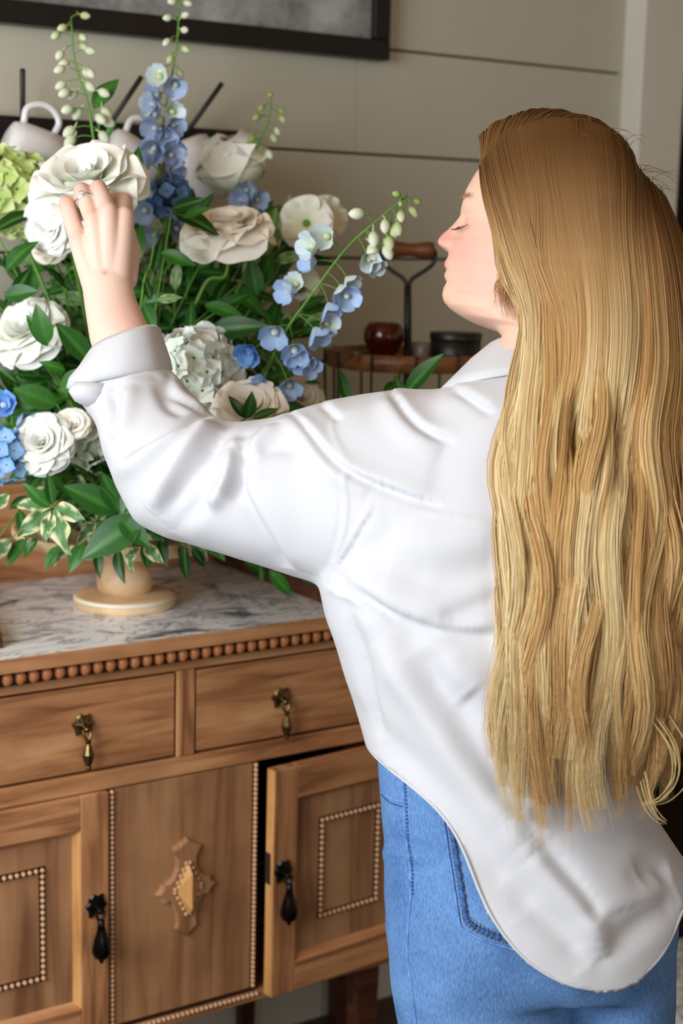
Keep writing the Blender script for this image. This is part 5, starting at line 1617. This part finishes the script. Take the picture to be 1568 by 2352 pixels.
jn = normals(jv, jq)
dj = .0022 * vnoise(jv, 30, 8) + .0012 * vnoise(jv, 90, 9)
for poly, amp, w in (([(884, 1930), (930, 1940), (980, 1950)], -.004, .006), ([(882, 1960), (920, 1958), (960, 1965)], .003, .007), ([(890, 2290), (960, 2300), (1020, 2290)], .002, .02), ([(1180, 2200), (1230, 2270), (1290, 2320)], -.003, .012), ([(1200, 2180), (1280, 2220), (1330, 2260)], .004, .014), ([(945, 1900), (960, 1905), (990, 1900)], -.003, .005), ([(948, 1990), (965, 1995), (995, 1990)], -.003, .005)):
    pts = [castj(*q) for q in spline(poly, 24)]; pts = np.array([q[0] for q in pts if q is not None])
    if len(pts) < 3: continue
    idx = np.where(((jv > pts.min(0) - 4 * w) & (jv < pts.max(0) + 4 * w)).all(1))[0]
    if len(idx): dj[idx] += amp * np.exp(-((((jv[idx][:, None] - pts[None]) ** 2).sum(2).min(1)) / w ** 2))
jv = jv + jn * dj[:, None]
jeans = pchild('jeans', jv, jq, M_DENIM, 'faded mid-blue denim jeans', True, True)
jb = BVHTree.FromPolygons([Vector(q) for q in jv], [tuple(q) for q in jq])


def on_jeans(poly, n, lift):
    out = []
    for q in spline(poly, n):
        h = castj(*q)
        if h is not None: out.append(h[0] + h[1] * lift)
    return np.array(out)


def strip(name, poly, rad, lift, mat, n=60, flat=.35):
    p = on_jeans(poly, n, lift)
    if len(p) < 3: return
    v, f = tube(p, rad, 6); pchildj(name, v, f, mat)


def pchildj(name, v, f, mat, label=None):
    o = link(name, mesh(name, np.asarray(v) - PB, f, mat), jeans)
    if label: o['label'] = label
    return o


SEAM = [(925, 1790), (929, 1850), (932, 1920), (942, 1990), (943, 2060), (938, 2120), (936, 2200), (946, 2270), (956, 2352), (960, 2400)]
strip('side_seam', SEAM, .0017, .0002, M_DENIM_SEAM, 90)


def stitches(poly, mat, ln=.0026, gap=.0016, rad=.00055, lift=.0012):
    p = on_jeans(poly, 260, lift); parts = []
    if len(p) < 5: return
    s = np.concatenate([[0], np.cumsum(np.linalg.norm(np.diff(p, axis=0), axis=1))]); t = 0
    while t + ln < s[-1]:
        a = np.array([np.interp(t, s, p[:, d]) for d in range(3)]); b = np.array([np.interp(t + ln, s, p[:, d]) for d in range(3)])
        parts.append(tube([a, b], rad, 4)); t += ln + gap
    v, f = merge(parts); pchildj('stitching', v, f, mat)


stitches([(q[0] + 6, q[1]) for q in SEAM[:5]], M_THREADB)
# front pocket opening
strip('pocket_edge', [(876, 1812), (890, 1828), (910, 1838), (929, 1842)], .0017, .0003, M_DENIM_SEAM, 30)
stitches([(877, 1824), (892, 1840), (910, 1848), (928, 1853)], M_THREADB)
# back pocket : raised patch with double stitched border
POC = [(1014, 1866), (1022, 1910), (1036, 2000), (1050, 2090), (1058, 2130), (1090, 2152), (1130, 2168), (1190, 2182), (1240, 2170), (1290, 2120), (1290, 1950), (1280, 1870)]
g_u = []; NU, NV = 26, 26
for j in range(NV + 1):
    row = []
    for i in range(NU + 1):
        u_, v_ = i / NU, j / NV
        yl = 1866 + (2132 - 1866) * v_; xl = np.interp(yl, [1866, 1910, 2000, 2090, 2132], [1014, 1022, 1036, 1050, 1058])
        xx_ = xl + (1320 - xl) * u_; yy_ = yl + (np.interp(u_, [0, .12, .3, .5, .7, 1], [0, 22, 40, 52, 40, -10]) * v_)
        h = castj(xx_, yy_); row.append(h[0] + h[1] * (.0022 if 0 < i and j < NV else .0002) if h else P(xx_, yy_, TD - .13))
    g_u.append(row)
v = np.array(g_u).reshape(-1, 3); f = [(j * (NU + 1) + i, (j + 1) * (NU + 1) + i, (j + 1) * (NU + 1) + i + 1, j * (NU + 1) + i + 1) for j in range(NV) for i in range(NU)]
pchildj('back_pocket', v, f, M_DENIM)
ED = [(1017, 1866), (1024, 1910), (1038, 2000), (1052, 2090), (1060, 2128), (1092, 2150), (1132, 2166), (1192, 2182)]
strip('pocket_seam', ED, .0014, .0022, M_DENIM_SEAM, 70)
for dx_, dy_ in ((9, -7), (24, -20)):
    stitches([(x_ + dx_, y_ + (dy_ if k > 3 else 0)) for k, (x_, y_) in enumerate(ED)], M_THREAD, lift=.0028)
pb_ = on_jeans([(1034, 1866), (1040, 1905), (1055, 2000), (1068, 2080), (1074, 2112), (1100, 2132), (1136, 2148), (1196, 2164)], 90, .0026)
v, f = tube(pb_, [.0030 * (1 + .3 * math.sin(k * 1.7)) for k in range(len(pb_))], 6); pchildj('pocket_border', v, f, plain('dark_denim_fade', lin(52, 92, 152), .9, var=.5, vscale=140))

# ------------------------------------------------------------------ hair
Z0 = 1.60
GUIDES = [   # from the face edge to the back; (px, py, depth)
    [(1114, 384, 1.712), (1120, 440, 1.690), (1136, 510, 1.676), (1168, 590, 1.668), (1206, 680, 1.664), (1210, 780, 1.650), (1176, 900, 1.625), (1148, 1040, 1.600), (1164, 1180, 1.590), (1158, 1330, 1.585), (1150, 1500, 1.585), (1138, 1650, 1.585), (1150, 1790, 1.590), (1196, 1920, 1.60)],
    [(1150, 366, 1.716), (1158, 430, 1.685), (1180, 520, 1.668), (1212, 620, 1.660), (1236, 730, 1.652), (1230, 840, 1.632), (1206, 960, 1.605), (1190, 1090, 1.590), (1200, 1230, 1.582), (1192, 1380, 1.578), (1180, 1530, 1.578), (1180, 1680, 1.580), (1196, 1820, 1.585), (1226, 1950, 1.60)],
    [(1212, 340, 1.720), (1222, 420, 1.680), (1242, 520, 1.662), (1268, 640, 1.650), (1284, 760, 1.638), (1280, 880, 1.618), (1262, 1000, 1.598), (1254, 1130, 1.584), (1262, 1270, 1.576), (1252, 1410, 1.572), (1240, 1560, 1.572), (1236, 1700, 1.575), (1246, 1840, 1.58), (1262, 1960, 1.60)],
    [(1290, 330, 1.722), (1304, 410, 1.676), (1324, 520, 1.656), (1344, 640, 1.642), (1354, 770, 1.628), (1350, 890, 1.610), (1336, 1010, 1.592), (1330, 1140, 1.580), (1336, 1280, 1.572), (1324, 1420, 1.568), (1312, 1570, 1.568), (1304, 1710, 1.57), (1310, 1850, 1.58), (1320, 1965, 1.60)],
    [(1370, 340, 1.722), (1388, 420, 1.680), (1408, 530, 1.660), (1424, 650, 1.644), (1430, 780, 1.628), (1424, 900, 1.612), (1412, 1020, 1.596), (1406, 1150, 1.584), (1410, 1290, 1.576), (1398, 1430, 1.572), (1384, 1570, 1.572), (1374, 1710, 1.575), (1376, 1850, 1.58), (1378, 1940, 1.60)],
    [(1440, 376, 1.726), (1462, 450, 1.694), (1486, 550, 1.672), (1500, 660, 1.656), (1506, 790, 1.640), (1502, 910, 1.622), (1492, 1030, 1.606), (1486, 1160, 1.594), (1488, 1290, 1.586), (1476, 1430, 1.582), (1462, 1570, 1.582), (1450, 1700, 1.585), (1446, 1810, 1.59), (1440, 1890, 1.605)],
    [(1496, 424, 1.740), (1524, 500, 1.716), (1552, 600, 1.694), (1568, 710, 1.678), (1576, 830, 1.662), (1574, 940, 1.646), (1566, 1060, 1.630), (1560, 1180, 1.616), (1560, 1300, 1.606), (1550, 1430, 1.600), (1536, 1560, 1.600), (1522, 1680, 1.602), (1508, 1780, 1.61), (1490, 1860, 1.62)],
    [(1520, 452, 1.762), (1560, 540, 1.744), (1594, 640, 1.726), (1614, 750, 1.708), (1624, 860, 1.692), (1624, 970, 1.676), (1618, 1080, 1.660), (1612, 1200, 1.646), (1608, 1310, 1.634), (1598, 1430, 1.628), (1584, 1550, 1.626), (1566, 1660, 1.628), (1548, 1750, 1.635), (1530, 1820, 1.645)],
]
GUIDES = [[(a, b + 48 * max(0, (k - 8) / 5), c) for k, (a, b, c) in enumerate(g)] for g in GUIDES]
GW = np.array([[P(*q) for q in g] for g in GUIDES])      # (8,14,3)
NG, NK = GW.shape[:2]
NP = 34
GS = np.array([spline(g, NP) for g in GW])               # (8,NP,3)


def gpath0(u):
    """cubic across guides at u in 0..NG-1"""
    u = np.clip(u, 0, NG - 1); i = min(int(u), NG - 2); w = u - i
    a, b, c, d = GS[max(0, i - 1)], GS[i], GS[i + 1], GS[min(NG - 1, i + 2)]
    return 0.5 * ((2 * b) + (c - a) * w + (2 * a - 5 * b + 4 * c - d) * w ** 2 + (3 * b - a - 3 * c + d) * w ** 3)


tt = np.linspace(0, 1, NP)
hbv = BVHTree.FromPolygons([Vector(q) for q in hv] + [Vector(q) for q in ev_], [tuple(q) for q in hf] + [tuple(int(i) + len(hv) for i in q) for q in ef_])
HCEN = REF + F_H * -.095 + U_H * .02


def push_out(p, gap, nmax):
    p = p.copy()
    for k in range(min(nmax, len(p))):
        q = Vector(p[k]); loc, nor, _, dist = hbv.find_nearest(q)
        if loc is None: continue
        if nor.dot(loc - Vector(HCEN)) < 0: nor = -nor
        sgn = (q - loc).dot(nor)
        g = gap[k] if hasattr(gap, '__len__') else gap
        if sgn < g and dist < .12: p[k] = np.array(loc + nor * g)
    return p


ND = 71
gap_ = .0085 + .0135 * np.clip(tt / .12, 0, 1)
GD = np.array([push_out(gpath0(u), gap_, 16) for u in np.linspace(0, NG - 1, ND)])
for _ in range(3): GD[:, 1:-1] = .25 * GD[:, :-2] + .5 * GD[:, 1:-1] + .25 * GD[:, 2:]
for _ in range(3): GD[1:-1] = .25 * GD[:-2] + .5 * GD[1:-1] + .25 * GD[2:]


def gpath(u):
    x = np.clip(u, 0, NG - 1) / (NG - 1) * (ND - 1); i = min(int(x), ND - 2); w = x - i
    return GD[i] * (1 - w) + GD[i + 1] * w


hv_, hc_, hf_ = [], [], []
hr = np.random.default_rng(5)
NC = 46
clump_u = np.sort(hr.uniform(0, NG - 1, NC)); clump_ph = np.cumsum(hr.normal(0, .9, NC)); clump_f = hr.uniform(3.2, 4.4, NC); clump_end = hr.uniform(.88, 1.0, NC); clump_tone = hr.beta(1.3, 1.3, NC); clump_lay = hr.uniform(0, 1, NC)
ROOT = np.array(lin(126, 90, 54)); MIDC = np.array(lin(192, 148, 96)); BL = np.array(lin(248, 220, 156)); BL2 = np.array(lin(255, 242, 200)); BR = np.array(lin(214, 166, 106))
SIDES = 3
count = 0


def add_strand(p, rad, col):
    global count
    n = len(p)
    t = np.gradient(p, axis=0); t /= np.linalg.norm(t, axis=1)[:, None] + 1e-12
    x = np.cross(t, FW); x /= np.linalg.norm(x, axis=1)[:, None] + 1e-9; y = np.cross(t, x)
    a = np.array([math.pi / 2, math.pi / 2 + 2.094, math.pi / 2 + 4.189])
    ring = p[:, None] + rad[:, None, None] * (np.cos(a)[None, :, None] * x[:, None] + np.sin(a)[None, :, None] * y[:, None])
    hv_.append(ring.reshape(-1, 3)); hc_.append(np.repeat(col, SIDES, axis=0))
    i = np.arange(n - 1)[:, None] * SIDES + np.arange(SIDES)[None]; j = np.arange(n - 1)[:, None] * SIDES + (np.arange(SIDES)[None] + 1) % SIDES
    hf_.append(np.stack([i, j, j + SIDES, i + SIDES], -1).reshape(-1, 4) + count); count += n * SIDES


def sm(a, b, x): x = np.clip((x - a) / (b - a), 0, 1); return x * x * (3 - 2 * x)


WAVE = np.zeros((NC, NP, 3))
for c in range(NC):
    amp = .0058 * sm(.2, .6, tt) * hr.uniform(.5, 1.5)
    WAVE[c] = np.outer(amp * np.sin(clump_f[c] * 6.28 * tt + clump_ph[c]), RT) + np.outer(.8 * amp * np.cos(clump_f[c] * 5.1 * tt + clump_ph[c] * 1.7), FW)
NS = 10500
for s in range(NS):
    u = hr.uniform(0, NG - 1)
    c = int(np.abs(clump_u - u).argmin())
    if hr.random() < .3: c = int(np.clip(c + hr.integers(-1, 2), 0, NC - 1))
    uc = clump_u[c]
    pull = .45 * sm(.1, .8, tt)
    p0 = gpath(u); p1 = gpath(uc)
    p = p0 * (1 - pull[:, None]) + p1 * pull[:, None]
    lay = .6 * clump_lay[c] + .4 * hr.random()
    p = p + np.outer(.013 * lay * sm(.14, .45, tt) + .0022 * hr.random() * sm(.02, .2, tt), FW) - np.outer(.004 * (1 - lay) * sm(.3, .8, tt), FW)
    p = p + WAVE[c] + np.outer(hr.normal(0, .0016) * (1 + 1.2 * tt), RT) + np.outer(.0018 * np.sin(hr.uniform(2, 6) * 6.28 * tt + hr.uniform(0, 6.28)) * sm(.2, .8, tt), RT)
    endt = clump_end[c] * hr.uniform(.88, 1.0) if hr.random() < .85 else hr.uniform(.6, .95)
    m = max(8, int(NP * endt)); p = p[:m]
    tw = np.linspace(0, 1, m)
    rad = np.full(m, .00072 * hr.uniform(.7, 1.3)) * (1 - .9 * sm(.72, 1, tw)) * (.8 + .2 * sm(0, .1, tw))
    tone = np.clip(clump_tone[c] + hr.normal(0, .12), 0, 1)
    full = tt[:m]
    target = BR * (1 - tone) + (BL * .55 + BL2 * .45 if tone > .7 else BL) * tone
    g1 = sm(.03, .20 + .08 * hr.random(), full)[:, None]; g2 = sm(.13, .42, full)[:, None]
    col = (ROOT * (1 - g1) + MIDC * g1) * (1 - g2) + target * g2
    if u < .9: col = col * .7 + .3 * (BL2 * g2 + col * (1 - g2))
    col = col * hr.uniform(.88, 1.12)
    add_strand(p, rad, col)
# hair combed over the far side of the parting
FAR = [
    [(1114, 386, 1.712), (1106, 345, 1.726), (1118, 318, 1.75), (1140, 330, 1.80), (1160, 420, 1.845), (1190, 600, 1.855), (1240, 850, 1.84)],
    [(1150, 367, 1.714), (1150, 312, 1.730), (1168, 288, 1.75), (1190, 305, 1.81), (1205, 420, 1.85), (1230, 600, 1.86), (1270, 850, 1.84)],
    [(1212, 342, 1.718), (1222, 296, 1.735), (1246, 281, 1.76), (1265, 300, 1.82), (1275, 420, 1.86), (1290, 600, 1.868), (1310, 850, 1.85)],
    [(1290, 332, 1.720), (1306, 288, 1.740), (1330, 282, 1.77), (1345, 310, 1.83), (1350, 430, 1.865), (1355, 600, 1.872), (1360, 850, 1.85)],
    [(1370, 342, 1.722), (1396, 310, 1.745), (1418, 313, 1.78), (1425, 350, 1.83), (1425, 450, 1.862), (1425, 600, 1.868), (1420, 850, 1.85)],
    [(1440, 378, 1.728), (1470, 360, 1.75), (1490, 375, 1.79), (1496, 420, 1.83), (1495, 520, 1.85), (1490, 650, 1.855), (1480, 850, 1.85)],
    [(1500, 428, 1.745), (1532, 430, 1.77), (1548, 455, 1.80), (1555, 510, 1.825), (1555, 600, 1.84), (1550, 720, 1.845), (1540, 900, 1.84)],
]
GS2 = np.array([push_out(spline([P(*q) for q in g], 22), np.linspace(.006, .014, 22), 22) for g in FAR]); N2 = len(FAR)
t2_ = np.linspace(0, 1, 22)
for s in range(2600):
    u = hr.uniform(0, NG - 1)
    q = gpath(u)[0].copy(); pts = [q.copy()]
    vol = .012 + .004 * np.exp(-(u / 1.2) ** 2) + hr.uniform(-.004, .006)
    swirl = hr.uniform(.2, .6) + .12 * math.exp(-(u / .9) ** 2); n_ = 18
    for k in range(n_ - 1):
        t = k / (n_ - 1)
        d = -S_H * (1 - .75 * t) - U_H * 1.3 * t ** 1.3 - F_H * swirl + U_H * .5 * (1 - t) * (k < 3)
        loc, nor, _, _ = hbv.find_nearest(Vector(q))
        nor = np.array(nor); nor = nor if nor @ (np.array(loc) - HCEN) > 0 else -nor
        d = d - nor * (d @ nor); d /= np.linalg.norm(d)
        q2_ = q + d * .0125
        loc, nor, _, _ = hbv.find_nearest(Vector(q2_)); nor = np.array(nor); nor = nor if nor @ (np.array(loc) - HCEN) > 0 else -nor
        q = np.array(loc) + nor * (.008 + (vol - .004) * min(1, (k + 1) / 4)); pts.append(q.copy())
    p = np.array(pts); p[1:-1] = .25 * p[:-2] + .5 * p[1:-1] + .25 * p[2:]
    tq = np.linspace(0, 1, n_); g1 = sm(.05, .6, tq)[:, None]
    add_strand(p, np.full(n_, .0009) * (1 - .5 * tq), (ROOT * (1 - g1) + MIDC * g1) * hr.uniform(.8, 1.2))
# short wisps in front of and below the ear, and flyaways
for s in range(70):
    q = hr.random()
    b_ = np.array([1176 + 22 * q + hr.normal(0, 4), 610 + 20 * q + hr.normal(0, 5), 1.690])
    e_ = np.array([1132 + 40 * hr.random(), 640 + 70 * hr.random(), 1.694]); m_ = (b_ + e_) / 2 + np.array([-14 - 8 * q, 4, -.002])
    if hr.random() < .35: e_ = np.array([1150 + 40 * hr.random(), 690 + 50 * hr.random(), 1.692])
    p = np.array([P(*x) for x in spline([b_, m_, e_], 12)])
    add_strand(p, np.linspace(.0007, .0002, 12), np.tile(BR * hr.uniform(.6, 1.0), (12, 1)))
for s in range(40):
    u = hr.uniform(0, NG - 1.5); q = gpath(u)[0]
    e1 = -S_H * .3 + U_H * hr.uniform(.3, 1.0) - F_H * hr.uniform(-.3, 1)
    p = np.array([q + (e1 * .05 * t + (-S_H * .03 - U_H * .02) * t * t) for t in np.linspace(0, 1, 9)])
    add_strand(p, np.linspace(.0004, .00012, 9), np.tile(MIDC, (9, 1)))
# locks flicking out at the ends
for pts in ([(1500, 1640, 1.59), (1552, 1720, 1.585), (1556, 1790, 1.585), (1520, 1838, 1.59), (1478, 1850, 1.595)], [(1476, 1800, 1.6), (1490, 1850, 1.6), (1510, 1880, 1.6), (1528, 1892, 1.6)]):
    for s in range(6):
        p = np.array([P(*x) for x in spline(pts, 20)]) + np.outer(np.linspace(1, .3, 20), hr.normal(0, .005, 3))
        add_strand(p, np.linspace(.0009, .0002, 20), np.tile(BL * hr.uniform(.8, 1.1), (20, 1)))
V = np.concatenate(hv_); C = np.concatenate(hc_); Fq = np.concatenate(hf_)
hair = pchild('hair', V, Fq, M_HAIR, 'very long wavy blonde hair with darker roots', True, True)
setcol(hair.data, C)
# underlayer : the solid mass of hair below the loose strands
outer = np.array([gpath(u) for u in np.linspace(0.15, NG - 1, 40)])           # (40,NP,3)
tmid = tt[None, :, None]
o1 = outer + FW * (.014 * sm(0.1, .4, tt))[None, :, None] + FW * .0035
keep = int(NP * .80)
o1 = o1[:, :keep]
th_in = (.020 * sm(0.0, .3, tt[:keep]))[None, :, None] + .004
o2 = o1 + FW * th_in
ribs = np.concatenate([o1, o2[::-1]], 0)        # closed loop around
rings = [ribs[:, k] for k in range(keep)]
v, f = loft(rings)
ub = pchild('hair_underlayer', v, f, M_HAIR)
gcol = sm(.1, .5, tt[:keep])[:, None]
cc_ = ROOT * (1 - gcol) + (BR * .6 + BL * .4) * gcol
setcol(ub.data, np.repeat(cc_, ribs.shape[0], 0))
